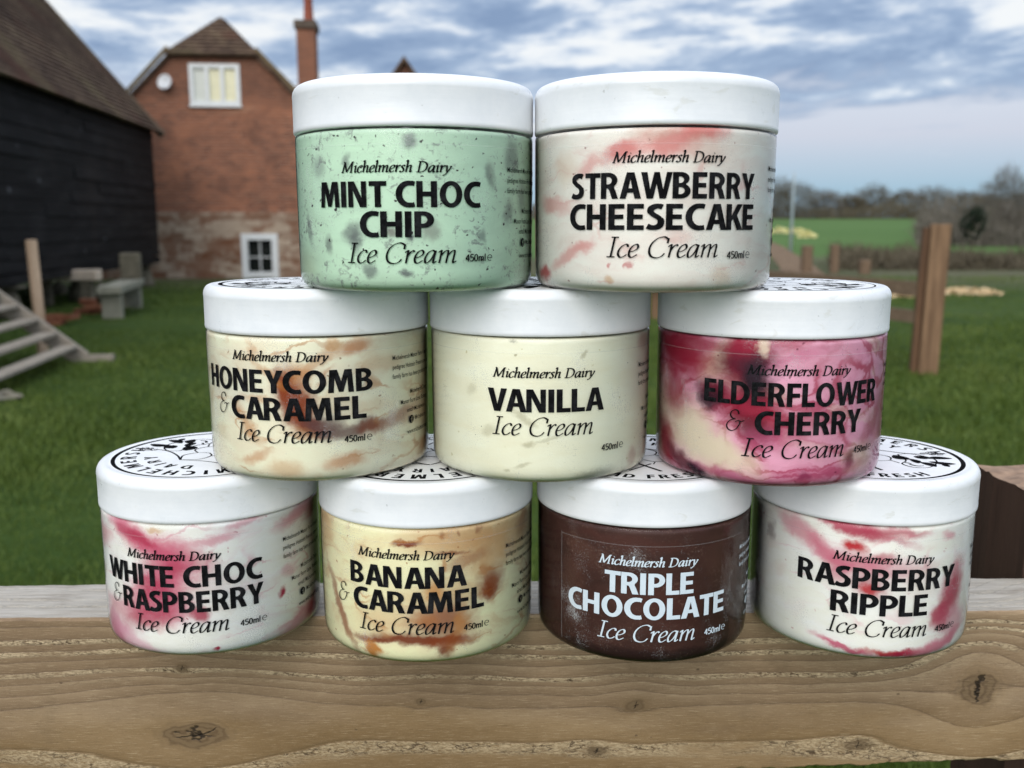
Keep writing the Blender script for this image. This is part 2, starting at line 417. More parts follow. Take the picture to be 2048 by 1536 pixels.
BLOBS={'T1': [(3.3, 58.6, 2.8, 2.6, 0, 'chip', 0.7), (-38.1, 49.0, 4.0, 4.2, 0, 'chip', 0.4), (-20.6, 24.0, 4.3, 4.0, 0, 'chip', 0.6), (10.5, 24.0, 3.1, 4.0, 0, 'chipr', 0.5), (-19.3, 20.4, 2.1, 4.0, 0, 'chip', 0.6), (-33.7, 19.1, 2.2, 3.4, 0, 'chip', 0.6), (-14.2, 9.0, 2.7, 2.7, 0, 'chip', 0.65), (0.8, 7.5, 2.5, 1.5, 0, 'chip', 0.8), (49.0, 54.3, 4.1, 7.0, 10, 'chip', 0.5), (36.7, 46.5, 2.0, 4.8, 10, 'chip', 0.55), (45.8, 32.0, 2.8, 4.8, -5, 'chip', 0.5), (31.9, 22.7, 1.8, 2.4, 0, 'chip', 0.55), (-22.5, 52.0, 1.8, 2.7, 0, 'chip', 0.5), (56.9, 37.8, 3.2, 6.4, 0, 'chip', 0.4), (-46.5, 24.5, 1.8, 5.7, 10, 'chip', 0.5), (-57.4, 7.7, 14.8, 8.7, 0, 'void', 0.35), (-4.9, 23.4, 2.5, 2.0, 0, 'chipr', 0.7), (2.3, 21.0, 1.4, 1.2, 0, 'chip', 0.8)],
 'T2': [(-19.1, 55.1, 6.9, 3.0, 20, 'pink', 0.85), (-0.9, 57.6, 10.5, 3.9, 8, 'pink', 0.8), (11.1, 61.7, 8.6, 3.3, 0, 'pink', 0.9), (-33.5, 50.3, 5.0, 2.7, 30, 'pink', 0.5), (-52.9, 34.5, 9.5, 2.8, -10, 'pink', 0.5), (-42.5, 14.6, 10.0, 2.4, 25, 'pink', 0.55), (-61.0, 6.4, 4.8, 2.5, 0, 'red', 0.9), (-34.5, 19.1, 4.4, 2.0, 20, 'pink', 0.35), (-24.1, 5.6, 2.0, 1.7, 0, 'tan', 0.6), (-14.5, 11.2, 0.9, 1.0, 0, 'red', 0.6), (-22.6, 12.0, 0.8, 0.8, 0, 'red', 0.6), (22.1, 7.1, 4.5, 4.0, 0, 'tan', 0.3), (-6.8, 61.7, 7.9, 3.0, 0, 'tanpink', 0.5), (14.6, 54.9, 8.9, 4.7, 0, 'tanpink', 0.4), (-44.8, 49.0, 5.2, 5.5, 0, 'tan', 0.2)],
 'M1': [(-0.7, 46.2, 5.1, 4.7, 0, 'amber', 0.7), (-1.7, 37.5, 5.4, 9.4, 25, 'caramel', 0.97), (-4.6, 41.9, 3.3, 5.4, 20, 'caramel', 0.9), (4.1, 28.1, 8.1, 3.3, -38, 'caramel', 0.95), (10.7, 26.0, 6.2, 3.3, 0, 'plum', 0.8), (21.8, 23.0, 8.3, 2.4, 8, 'plum', 0.75), (31.2, 24.2, 4.8, 2.7, 10, 'dkcaramel', 0.7), (40.2, 24.9, 8.5, 2.5, 15, 'caramel', 0.6), (52.4, 26.9, 3.9, 3.5, 40, 'caramel', 0.4), (7.4, 53.0, 9.3, 1.6, 40, 'amber', 0.5), (24.8, 59.7, 4.9, 2.3, 10, 'orange', 0.7), (20.1, 9.3, 5.7, 2.3, 5, 'orange', 0.6), (-20.6, 10.6, 4.7, 1.7, 15, 'orange', 0.5), (-22.9, 25.1, 1.9, 5.5, 25, 'amber', 0.6), (-19.1, 37.5, 5.3, 1.4, -10, 'amber', 0.5), (70.2, 8.9, 7.4, 2.9, 0, 'orange', 0.6), (-6.1, 6.4, 5.3, 2.7, 0, 'tan', 0.5), (-28.4, 32.2, 1.8, 2.8, 0, 'amber', 0.5), (-11.5, 47.3, 5.5, 1.5, -35, 'amber', 0.6), (16.1, 61.3, 2.5, 1.7, 0, 'tan', 0.7), (-20.3, 56.8, 1.2, 4.1, 10, 'amber', 0.4), (37.8, 51.0, 8.9, 2.7, 5, 'tan', 0.35), (69.0, 30.0, 10.5, 8.6, 0, 'tan', 0.35), (-33.5, 41.9, 12.1, 10.5, 0, 'frost', 0.3)],
 'M2': [(-8.3, 29.5, 5.8, 1.4, -32, 'void', 0.5), (-24.1, 23.4, 3.4, 2.4, 20, 'void', 0.4), (-6.4, 18.2, 2.4, 1.4, 10, 'void', 0.6), (2.2, 20.3, 5.1, 0.7, 15, 'void', 0.4), (17.8, 56.5, 2.1, 0.9, 45, 'void', 0.6), (-32.3, 40.4, 3.0, 1.9, 30, 'void', 0.35), (-8.9, 8.6, 3.1, 0.8, 20, 'void', 0.5), (-15.3, 6.2, 1.5, 0.6, 0, 'void', 0.5), (24.3, 2.8, 8.5, 3.0, 8, 'greyvoid', 0.7), (46.5, 7.6, 3.1, 4.1, 0, 'tanpink', 0.5), (54.7, 60.4, 6.0, 4.2, 0, 'tanpink', 0.6), (71.3, 53.1, 5.6, 14.5, 0, 'tanpink', 0.5), (-12.7, 62.5, 1.6, 0.6, 0, 'greyvoid', 0.7), (-11.5, 56.4, 0.4, 0.5, 0, 'void', 0.9)],  # upper tanpink pair: the neighbouring tub's reflection painted on the right edge
 'M3': [(-5.4, 59.6, 7.5, 4.6, 20, 'palepink', 0.8), (13.1, 59.4, 12.4, 6.1, 10, 'palepink', 0.7), (-35.4, 53.1, 7.5, 5.5, 45, 'cream', 0.95), (-46.1, 20.5, 16.0, 10.2, -35, 'cream', 0.97), (-32.5, 14.4, 14.8, 4.7, -22, 'cream', 0.9), (-74.5, 25.1, 11.7, 15.8, 0, 'cream', 0.8), (-31.0, 59.1, 4.0, 4.0, 0, 'cream', 0.8), (31.6, 11.3, 9.4, 5.6, 0, 'cream', 0.6), (5.5, 21.7, 10.7, 8.0, 0, 'palepink', 0.5), (-56.2, 55.9, 18.7, 7.6, -12, 'crimson', 0.97), (-48.7, 62.5, 18.4, 2.1, -6, 'crimson', 0.7), (-22.7, 54.1, 9.4, 9.3, 10, 'wine', 1), (-21.8, 60.9, 6.9, 4.0, 0, 'crimson', 0.9), (-57.5, 37.5, 8.1, 7.6, -30, 'crimson', 0.75), (-36.2, 39.9, 7.7, 4.0, -20, 'wine', 0.95), (-18.3, 34.7, 13.0, 8.6, -30, 'crimson', 0.97), (-19.1, 26.0, 7.4, 4.0, -30, 'wine', 0.8), (-18.2, 47.1, 5.3, 7.3, 0, 'inkwine', 1), (-38.2, 37.1, 4.3, 3.4, 0, 'inkwine', 0.85), (-65.3, 12.7, 5.2, 10.6, 28, 'crimson', 0.9), (-51.8, 6.3, 10.7, 3.1, -30, 'wine', 0.9), (-43.0, 4.1, 4.6, 2.2, -20, 'inkwine', 0.98), (55.6, 27.3, 11.4, 13.2, -20, 'crimson', 0.55), (39.7, 24.8, 7.9, 3.2, 50, 'crimson', 0.5), (25.0, 10.9, 2.5, 3.4, 10, 'wine', 0.8), (2.7, 5.2, 2.3, 1.7, 0, 'wine', 0.9), (-7.9, 64.4, 8.1, 3.3, -20, 'crimson', 0.6), (-24.4, 4.0, 16.5, 1.9, -9, 'magenta', 0.7), (9.7, 5.9, 20.9, 3.4, 5, 'magenta', 0.5), (12.1, 65.2, 12.2, 1.2, 5, 'crimson', 0.5), (-2.9, 56.0, 9.5, 2.0, 20, 'magenta', 0.4), (-16.1, 60.2, 1.7, 2.7, 0, 'cream', 0.8), (-11.3, 21.5, 9.9, 4.0, 10, 'magenta', 0.45)],
 'B1': [(-1.3, 49.4, 13.5, 6.4, -25, 'rose', 0.8), (-19.7, 55.8, 20.2, 4.5, -25, 'rose', 0.9), (-8.1, 38.4, 11.0, 9.7, 0, 'rose', 0.9), (-11.4, 26.5, 15.0, 8.9, 0, 'rose', 0.85), (-32.3, 19.7, 16.4, 5.0, 0, 'rose', 0.5), (-16.3, 18.9, 13.3, 4.9, 20, 'raspberry', 0.6), (8.6, 20.5, 3.7, 2.6, 10, 'raspberry', 0.85), (-40.7, 6.7, 11.2, 6.8, -20, 'magenta', 0.8), (16.1, 56.2, 9.6, 1.8, 8, 'rose', 0.55), (60.4, 60.7, 14.8, 3.0, 15, 'rose', 0.6), (75.5, 60.3, 10.8, 2.6, 20, 'raspberry', 0.7), (45.4, 24.3, 1.8, 2.4, -20, 'raspberry', 1), (68.8, 8.5, 5.1, 3.4, 0, 'raspberry', 0.9), (59.6, 7.2, 15.7, 4.2, 20, 'rose', 0.6), (15.6, 3.8, 1.6, 1.0, 0, 'raspberry', 1), (51.4, 33.4, 5.0, 2.5, 0, 'rose', 0.4), (-18.8, 55.9, 8.9, 2.1, -15, 'raspberry', 0.7), (29.3, 61.9, 8.5, 1.4, 10, 'rose', 0.5), (-50.8, 53.8, 10.8, 5.2, 0, 'rose', 0.5), (-1.7, 43.3, 4.8, 3.2, 0, 'raspberry', 0.5), (-11.7, 33.5, 7.1, 4.9, 0, 'raspberry', 0.5), (-9.8, 61.3, 3.5, 1.1, 0, 'tan', 0.6), (-27.5, 7.3, 23.9, 3.3, -20, 'palepink', 0.6)],
 'B2': [(18.9, 59.6, 18.6, 6.2, 5, 'tan', 0.7), (30.0, 49.3, 11.1, 8.3, 0, 'tan', 0.6), (46.9, 55.2, 11.0, 8.6, 0, 'tan', 0.6), (7.0, 32.1, 12.7, 4.1, 0, 'tan', 0.4), (-15.8, 20.6, 11.2, 6.2, 0, 'tan', 0.4), (33.6, 35.0, 5.8, 4.9, 30, 'caramel', 0.9), (32.3, 31.0, 3.8, 2.5, 0, 'caramel', 0.8), (9.6, 21.3, 10.9, 6.1, 0, 'caramel', 0.8), (-2.0, 12.1, 14.8, 1.9, -2, 'dkcaramel', 0.95), (-19.1, 10.8, 9.4, 1.2, -3, 'dkcaramel', 0.9), (-41.4, 20.5, 15.7, 1.8, -60, 'caramel', 0.75), (-22.8, 6.1, 2.6, 4.2, 20, 'amber', 0.95), (12.8, 6.7, 2.6, 1.9, 0, 'dkcaramel', 0.9), (-3.8, 57.3, 4.5, 1.0, 12, 'dkcaramel', 0.95), (14.7, 52.8, 5.2, 0.9, -5, 'dkcaramel', 0.7), (7.8, 35.5, 3.2, 4.1, 0, 'amber', 0.6), (58.3, 59.3, 3.7, 5.9, -15, 'dkcaramel', 0.5), (-55.4, 57.3, 7.6, 8.2, 0, 'amber', 0.45), (17.8, 16.0, 2.4, 7.5, -15, 'amber', 0.6), (14.9, 11.4, 7.8, 2.5, 0, 'caramel', 0.85), (21.6, 48.0, 8.1, 2.1, 15, 'caramel', 0.4), (11.4, 61.7, 0.9, 1.5, 0, 'dkcaramel', 0.5), (17.9, 62.1, 0.8, 1.1, 0, 'dkcaramel', 0.5), (28.9, 61.9, 1.2, 1.4, 0, 'dkcaramel', 0.5)],
 'B3': [(-35.2, 51.1, 9.3, 3.5, -25, 'choclight', 0.5), (35.1, 48.2, 12.1, 14.4, 0, 'choclight', 0.5), (-39.3, 31.4, 6.6, 17.6, 0, 'choclight', 0.4), (-0.4, 4.6, 45.2, 2.8, 0, 'chocdark', 0.8), (3.7, 28.7, 16.4, 10.3, 0, 'chocred', 0.4), (-10.2, 57.7, 25.6, 2.7, -4, 'chocred', 0.5)],
 'B4': [(-42.9, 55.4, 13.8, 4.1, -30, 'rose', 0.6), (-31.5, 49.5, 9.3, 4.8, -35, 'rose', 0.6), (-19.3, 46.2, 12.0, 4.8, -10, 'rose', 0.65), (-5.4, 45.2, 15.5, 4.8, -5, 'rose', 0.45), (-24.4, 63.0, 24.9, 2.3, -13, 'raspberry', 0.9), (-4.3, 61.5, 13.3, 1.8, -3, 'raspberry', 0.7), (-19.7, 54.9, 3.7, 2.3, -12, 'red', 1), (-11.8, 35.6, 6.8, 4.0, -5, 'raspberry', 0.6), (-11.7, 34.4, 3.8, 1.6, 0, 'red', 0.9), (29.4, 31.2, 6.5, 12.7, -22, 'raspberry', 0.9), (22.1, 20.1, 4.5, 5.8, -15, 'raspberry', 0.8), (32.9, 16.1, 9.1, 6.8, 0, 'rose', 0.5), (-21.2, 5.3, 12.7, 1.4, -13, 'rose', 0.9), (-1.4, 4.6, 10.4, 1.5, -2, 'red', 0.95), (4.7, 4.2, 7.6, 1.8, 3, 'raspberry', 0.9), (22.1, 5.5, 16.8, 2.8, 18, 'rose', 0.8), (-60.3, 52.4, 2.6, 4.2, 10, 'plum', 0.5), (23.8, 57.8, 3.5, 1.8, 0, 'rose', 0.5), (-24.5, 40.8, 4.5, 4.8, 0, 'rose', 0.6), (-7.1, 49.7, 4.6, 2.4, 0, 'raspberry', 0.5)]}

def ice_material(key):
    base, blobs = BASE[key], BLOBS[key]
    m_ = bpy.data.materials.new('ice_cream_' + {'T1': 'mint', 'T2': 'strawberry', 'M1': 'honeycomb', 'M2': 'vanilla', 'M3': 'cherry', 'B1': 'raspberry', 'B2': 'banana', 'B3': 'chocolate', 'B4': 'ripple'}[key])
    m_.use_nodes = True
    g = NT(m_.node_tree)
    uv = g.node('ShaderNodeUVMap', uv_map='wrap').outputs[0]
    seed = (17.0 * len(blobs), hash_(key), 0)
    uvs = g.vm('ADD', uv, seed)
    strong = {'T1': .6, 'T2': 1.1, 'M2': .5, 'B3': 1.0}.get(key, 1.0)
    w1 = g.noise(uvs, .075, 3, .55, .3, color=True)
    w2 = g.noise(g.vm('ADD', uvs, (50, 9, 0)), .42, 4, .65, .4, color=True)
    wv = g.vm('ADD', g.scale(g.vm('SUBTRACT', w1, (.5, .5, .5)), (11 * strong, 8 * strong, 0)), g.scale(g.vm('SUBTRACT', w2, (.5, .5, .5)), (3.0, 2.4, 0)))
    p = g.vm('ADD', uv, wv)
    b0 = tuple(min(.92, c * (1.0 if key == 'B3' else 1.22)) for c in srgb(*base)[:3]) + (1,)
    # gentle streaking of the base itself: churned cream is never one tone
    st = g.noise(g.scale(g.vm('ADD', p, seed), (.035, .13, 0)), 1.0, 5, .6, .5)
    va = {'B3': .22, 'M3': .16}.get(key, .07)
    lo = tuple(c * (1 - va) for c in b0[:3]) + (1,); hi_ = tuple(min(.9, c * (1 + va)) for c in b0[:3]) + (1,)
    col = g.ramp(st, [(.3, lo), (.7, hi_)])
    tint = {'M1': ('tan', .28), 'B2': ('tan', .42), 'T2': ('tanpink', .20), 'M3': ('magenta', .35), 'B1': ('rose', .16), 'B4': ('rose', .08)}.get(key)
    if tint:
        sw = g.noise(g.scale(g.vm('ADD', p, (31, 7, 0)), (.03, .075, 0)), 1.0, 5, .6, .8)
        col = g.mix(g.mul(g.step(sw, .50, .68), tint[1]), col, srgb(*C_[tint[0]]))
    if key == 'M3':   # marbling drawn through the whole tub
        f1 = g.noise(g.scale(g.vm('ADD', p, (11, 41, 0)), (.026, .05, 0)), 1.0, 3, .5, .7)
        col = g.mix(g.mul(g.step(g.m('ABSOLUTE', g.sub(f1, .47)), .055, .005), .7), col, srgb(170, 24, 66))
        f2 = g.noise(g.scale(g.vm('ADD', p, (61, 4, 0)), (.036, .065, 0)), 1.0, 4, .5, .7)
        col = g.mix(g.mul(g.step(f2, .54, .68), .55), col, srgb(238, 222, 206))
    BLOBK = {'M3': 1.26, 'M1': 1.42, 'B2': 1.38, 'B1': 1.15, 'T2': 1.2, 'B4': 1.15, 'T1': 1.05}.get(key, 1.1)
    rag = g.add(.74, g.mul(g.noise(g.scale(g.vm('ADD', p, (71, 13, 0)), (.16, .24, 0)), 1.0, 5, .68, .4), .50))
    for (u, z, ru, rz, rot, cn, stv) in blobs:
        q = g.vm('SUBTRACT', p, (u, z, 0))
        if rot:
            q = g.node('ShaderNodeVectorRotate', {'Vector': q, 'Angle': RAD(-rot)}, rotation_type='Z_AXIS').outputs[0]
        q = g.scale(q, (1 / max(.5, ru * BLOBK), 1 / max(.5, rz * BLOBK), 0))
        dist = g.mul(g.vm('LENGTH', q), rag)
        col = g.mix(g.mul(g.step(dist, 1.50, .34), stv), col, srgb(*C_[cn]))
    if key in ('M1', 'B2', 'B1', 'B4', 'T2'):   # thin drawn-out ripples
        f1 = g.noise(g.scale(g.vm('ADD', p, (11, 41, 0)), (.018, .05, 0)), 1.0, 3, .45, .6)
        rc = {'M1': (190, 128, 66), 'B2': (186, 120, 60), 'B1': (206, 110, 136), 'B4': (214, 120, 140), 'T2': (214, 150, 142)}[key]
        msk = g.step(g.noise(g.scale(g.vm('ADD', p, (3, 99, 0)), (.03, .04, 0)), 1.0, 2), .46, .62)
        col = g.mix(g.mul(g.mul(g.step(g.m('ABSOLUTE', g.sub(f1, .5)), .03, .004), msk), {'M1': .6, 'B2': .6, 'B1': .4, 'B4': .3, 'T2': .4}[key]), col, srgb(*rc))
    if key == 'T1':
        v = g.noise(g.vm('ADD', p, (5, 77, 0)), .33, 4, .7, .6)
        sm = g.noise(g.vm('ADD', uv, (9, 3, 0)), .06, 2, .5)
        col = g.mix(g.mul(g.step(g.add(v, g.mul(g.sub(sm, .5), .45)), .56, .70), .62), col, srgb(104, 98, 106))
        v2 = g.voro(g.vm('ADD', p, (2, 8, 0)), .30)
        v3 = g.noise(g.vm('ADD', uv, (90, 30, 0)), .25, 1)
        col = g.mix(g.mul(g.step(v2, .20, .12), g.step(v3, .50, .56)), col, srgb(58, 52, 54))
    if key in ('T2', 'M1', 'M2', 'B1', 'M3', 'B2', 'B4'):
        v2 = g.voro(g.vm('ADD', p, (2, 8, 0)), .22)
        v3 = g.noise(g.vm('ADD', uv, (90, 30, 0)), .2, 1)
        dot = {'T2': (150, 104, 100), 'M1': (150, 110, 72), 'M2': (196, 186, 140), 'B1': (176, 90, 110), 'M3': (104, 14, 44), 'B2': (170, 110, 60), 'B4': (196, 150, 150)}[key]
        col = g.mix(g.mul(g.mul(g.step(v2, .17, .07), g.step(v3, .50, .60)), .75), col, srgb(*dot))
    if key == 'M2':
        v4 = g.voro(uvs, .16)
        col = g.mix(g.mul(g.step(v4, .045, .03), .85), col, srgb(70, 62, 44))
    if key == 'B3':
        f = g.noise(uvs, .7, 5, .7)
        f2 = g.noise(g.vm('ADD', uvs, (4, 40, 0)), .08, 2)
        col = g.mix(g.mul(g.step(g.add(f, g.mul(g.sub(f2, .5), .5)), .56, .72), .30), col, srgb(140, 112, 98))
    pr = g.node('ShaderNodeBsdfPrincipled', {'Base Color': col, 'Roughness': .55, 'Specular IOR Level': .25})
    hb = g.noise(uvs, .9, 4, .6)
    g.put(pr.inputs['Normal'], g.bump(hb, .12, .0006))
    if key != 'B3':
        pr.inputs['Subsurface Weight'].default_value = .0
        pr.inputs['Subsurface Radius'].default_value = (.004, .0025, .0018)
        pr.inputs['Subsurface Scale'].default_value = 1.0
    g.node('ShaderNodeOutputMaterial', {'Surface': pr.outputs[0]})
    return m_
def hash_(k): return sum(ord(c) * 13 for c in k) % 97

def pot_material(dark=False):
    m_ = bpy.data.materials.new('clear_pot_frosted' if dark else 'clear_pot')
    m_.use_nodes = True
    g = NT(m_.node_tree)
    uv = g.node('ShaderNodeUVMap', uv_map='wrap').outputs[0]
    rndv = g.node('ShaderNodeObjectInfo').outputs['Random']
    off = g.mul(rndv, 300)
    uvo = g.vm('ADD', uv, g.comb(off, off, 0))
    fr = g.node('ShaderNodeFresnel', {'IOR': 1.27})
    wav = g.noise(g.scale(uvo, (.5, .05, 0)), 1.0, 2, .5)
    nb = g.bump(wav, .10, .0004)
    g.put(fr.inputs['Normal'], nb)
    tr = g.node('ShaderNodeBsdfTransparent', {'Color': (.985, .985, .985, 1)})
    rough = g.ramp(g.noise(uvo, .06, 4, .65), [(.4, (.05,) * 3), (.7, (.22,) * 3)])
    gl = g.node('ShaderNodeBsdfGlossy', {'Color': (1, 1, 1, 1), 'Roughness': rough, 'Normal': nb})
    mx = g.node('ShaderNodeMixShader', {0: fr.outputs[0], 1: tr.outputs[0], 2: gl.outputs[0]})
    # condensation: thin frosty bloom in fine specks, thicker toward the seams
    sx, sy, _ = g.sep(uv)[0:3]
    fine = g.noise(uvo, 1.5, 4, .75)
    big = g.noise(g.scale(uvo, (.05, .03, 0)), 1.0, 4, .65)
    amt = g.mul(g.step(g.add(fine, g.mul(g.sub(big, .5), 1.1)), .60, .80), .34 if dark else .26)
    if dark:   # edge of the clear sticker
        inside = g.mul(g.step(sx, -47.5, -47.2), g.mul(g.step(sy, 5.0, 5.2), g.step(sy, 56.4, 56.2)))
        line = g.add(g.mul(g.step(g.m('ABSOLUTE', g.add(sx, 47.3)), .35, .15), g.mul(g.step(sy, 4.6, 5.0), g.step(sy, 57, 56.4))),
                     g.mul(g.step(g.m('ABSOLUTE', g.sub(sy, 56.3)), .25, .1), g.step(sx, -47.5, -47.2)))
        amt = g.add(g.mul(amt, g.add(g.mul(inside, .8), .2)), g.mul(line, .10))
    else:
        line = g.mul(g.step(g.m('ABSOLUTE', g.sub(sy, 57.6)), .35, .12), .10)
        amt = g.add(amt, line)
    # vapour films as lightened drips under the lid
    df = g.node('ShaderNodeBsdfDiffuse', {'Color': (.82, .83, .83, 1)})
    mx2 = g.node('ShaderNodeMixShader', {0: amt, 1: mx.outputs[0], 2: df.outputs[0]})
    g.node('ShaderNodeOutputMaterial', {'Surface': mx2.outputs[0]})
    return m_

def b_lid(g, i):
    o = g.node('ShaderNodeTexCoord').outputs['Object']
    rv = g.node('ShaderNodeObjectInfo').outputs['Random']
    o = g.vm('ADD', o, g.comb(g.mul(rv, 9), g.mul(rv, 5), 0))
    n = g.noise(o, 55, 5, .7)
    sp = g.noise(o, 420, 3, .6)
    sm = g.noise(g.scale(o, (1, 1, 2.2)), 70, 4, .6, .6)
    c = g.ramp(n, [(.35, (.80, .815, .83)), (.65, (.87, .875, .88))])
    c = g.mix(g.mul(g.step(sp, .71, .76), .45), c, (.36, .35, .33, 1))
    c = g.mix(g.mul(g.step(sm, .61, .70), .36), c, (.62, .61, .54, 1))
    g.put(i['Base Color'], c)
    g.put(i['Roughness'], g.ramp(n, [(.3, (.26,) * 3), (.7, (.42,) * 3)]))
    i['Specular IOR Level'].default_value = .6
    wv = g.noise(g.scale(o, (1, 1, 14)), 16, 3, .55)
    g.put(i['Normal'], g.bump(g.add(wv, g.mul(sm, .5)), .18, .0006))
LIDM = principled('white_lid_plastic', b_lid)
def b_paper(g, i):
    o = g.node('ShaderNodeTexCoord').outputs['Object']
    n = g.noise(o, 90, 5, .65)
    c = g.ramp(n, [(.3, (.80, .805, .81)), (.7, (.88, .88, .88))])
    sp = g.noise(o, 500, 2, .6)
    c = g.mix(g.mul(g.step(sp, .72, .78), .5), c, (.4, .38, .35, 1))
    g.put(i['Base Color'], c)
    i['Roughness'].default_value = .5
    g.put(i['Normal'], g.bump(g.noise(o, 60, 4, .6, .8), .35, .0008))
PAPER = principled('lid_label_paper', b_paper)
def b_ink(g, i):
    o = g.node('ShaderNodeTexCoord').outputs['Object']
    n = g.noise(o, 260, 5, .75)
    g.put(i['Base Color'], g.ramp(n, [(.45, (.007, .007, .0075)), (.78, (.03, .03, .033))]))
    i['Roughness'].default_value = .5
    i['Specular IOR Level'].default_value = .0
INK = principled('black_print', b_ink)
WINK = flat('pale_blue_white_print', (.66, .74, .80), .5, .2, .05, 300)
CLEAR, CLEARD = pot_material(), pot_material(True)

R_POT, R_ICE, R_TXT, R_LID, H_TUB, H_LID = 51.65, 51.25, 51.69, 52.0, 84.46, 19.9
POT_PROFILE = [(43.5, .25), (45.6, .1), (47.2, .25), (48.6, .8), (49.9, 1.9), (50.7, 3.4), (51.1, 5.2), (51.3, 8.0), (51.5, 25), (51.65, 45), (51.65, 62.2), (51.6, 63.2), (51.3, 63.9), (50.8, 64.2), (50.0, 64.4), (49.6, 66.0)]

def wrap_uv(me, R):
    uv = me.uv_layers.new(name='wrap')
    for p in me.polygons:
        us = []
        for li in p.loop_indices:
            c = me.vertices[me.loops[li].vertex_index].co
            a = math.atan2(c.x, -c.y)
            us.append((li, a, c.z))
        big = max(a for _, a, _ in us); small = min(a for _, a, _ in us)
        for li, a, z in us:
            if big - small > pi and a < 0: a += 2 * pi
            uv.data[li].uv = (a * R * 1.0, z * 1000)

def make_lid_art():
    """black artwork of the round lid label, in mm, up = +y: list of polygons"""
    P = []
    def arc_text(t, r0, cap, mid, wide, gap, inward=False):
        sizes = [CAPS[c][0] * cap / 10 * wide + gap for c in t]
        tot = sum(sizes); a = -tot / 2
        for c, s in zip(t, sizes):
            polys, w = caps_polys(c, cap, None, wide) if c != ' ' else ([], 0)
            ca = a + s / 2
            for p in polys:
                q = []
                for x, y in p:
                    if not inward:
                        th = RAD(mid) - (ca + x - w / 2) / (r0 + cap * .4); r = r0 + y
                    else:
                        th = RAD(mid) + (ca + x - w / 2) / (r0 + cap * .4); r = r0 + cap - y
                    q.append((r * cos(th), r * sin(th)))
                P.append(q)
            a += s
    # brush-drawn ring, thicker on one side
    n = 120
    for k in range(n):
        a0, a1 = 2 * pi * k / n, 2 * pi * (k + 1) / n
        w0, w1 = (1.25 + .75 * cos(a - RAD(28)) + .15 * cos(2 * a) for a in (a0, a1))
        P.append([((43.2 - w0) * cos(a0), (43.2 - w0) * sin(a0)), (43.2 * cos(a0), 43.2 * sin(a0)), (43.2 * cos(a1), 43.2 * sin(a1)), ((43.2 - w1) * cos(a1), (43.2 - w1) * sin(a1))])
    arc_text('MICHELMERSH', 32.4, 6.8, 90, 1.04, 2.9)
    arc_text('DAIRY', 23.0, 5.9, 90, 1.05, 3.0)
    arc_text('MAID FRESH', 33.6, 6.0, 270, 1.05, 1.3, inward=True)
    def stroke(pts, w, sub=6):
        P.extend(ribbon(catmull(pts, sub), (w, w * .55, .6)))
    def leaf(x0, y0, x1, y1, w, bend=0.0):
        N = 10; L, R_ = [], []
        dx_, dy_ = x1 - x0, y1 - y0; l = math.hypot(dx_, dy_); nx, ny = -dy_ / l, dx_ / l
        for k in range(N + 1):
            t = k / N; b = sin(pi * t) * bend; ww = w * sin(pi * t) ** .7
            cx, cy = x0 + dx_ * t + nx * b, y0 + dy_ * t + ny * b
            L.append((cx + nx * ww, cy + ny * ww)); R_.append((cx - nx * ww, cy - ny * ww))
        for k in range(N): P.append([L[k], R_[k], R_[k + 1], L[k + 1]])
    for s in (1, -1):
        f = lambda pts: [(x * s, y) for x, y in pts]
        # a cow's head looking outwards: ears, dark patches, muzzle
        for (x0, y0, x1, y1, w, b) in ((27, 2, 38.5, 6, 1.9, 1.2), (27.5, -4, 39, -4.5, 1.8, -1.0), (22, 5, 27.5, 1, 2.4, 1.0), (13, 4, 20, -3, 2.6, -1.2), (20, -1, 23, -9, 1.6, .8), (24, -6, 30, -13, 1.9, .9), (33, -7, 35.5, -11, 1.2, .3)):
            leaf(x0 * s, y0, x1 * s, y1, w * 1.35, b * s)
        stroke(f([(15, 6), (20, 9), (27, 6), (31, 0), (30, -9), (26, -16), (20, -17), (16, -12), (18, -5), (15, 6)]), .45)
        stroke(f([(19, -12), (22, -14), (25, -13)]), .7); stroke(f([(17, -9), (20, -10.5)]), .6)
        # clover flowers at the end of the name
        for (cx, cy, r) in ((30, 13.5, 2.4), (33.4, 12, 1.7), (27, 12, 1.8), (30.5, 11, 1.3)):
            stroke(f(ell(cx, cy, r, r * .8, 0, 330, 9)), .28, 2); stroke(f(ell(cx, cy, r * .45, r * .4, 20, 300, 6)), .22, 2)
        stroke(f([(27, 10.5), (18, 9.5), (8, 12), (0, 16)]), .55)
        stroke(f([(34, 13), (37, 15)]), .2)
        stroke(f([(3, -14), (-7, -27)]), .8)
        stroke(f([(0, 16), (6, 10), (5, 3), (0, 0)]), .4); stroke(f([(5, 3), (11, 0), (11, -7), (5, -10), (0, -7)]), .4)
        stroke(f([(11, -7), (15, -11)]), .35); stroke(f([(5, -10), (4, -15)]), .35)
    return [[(x * 1.05, y * 1.05) for x, y in q] for q in P]
LID_ART = make_lid_art()

def build_lid_mesh():
    prof = [(48.7, 0.6), (49.0, 0.0), (51.4, 0.0), (51.85, .35), (52.0, 1.2), (52.0, 2.0), (51.92, 2.4), (51.92, 14.6), (52.0, 15.0), (52.0, 15.9), (51.75, 17.2), (51.1, 18.5), (50.3, 19.3), (49.4, 19.74), (48.3, 19.9), (47.5, 19.86), (46.9, 19.72), (46.6, 19.7)]
    prof = [(r / 1000, (z + H_TUB - H_LID) / 1000) for r, z in prof]
    return lathe(prof, 144, closed_top=True)

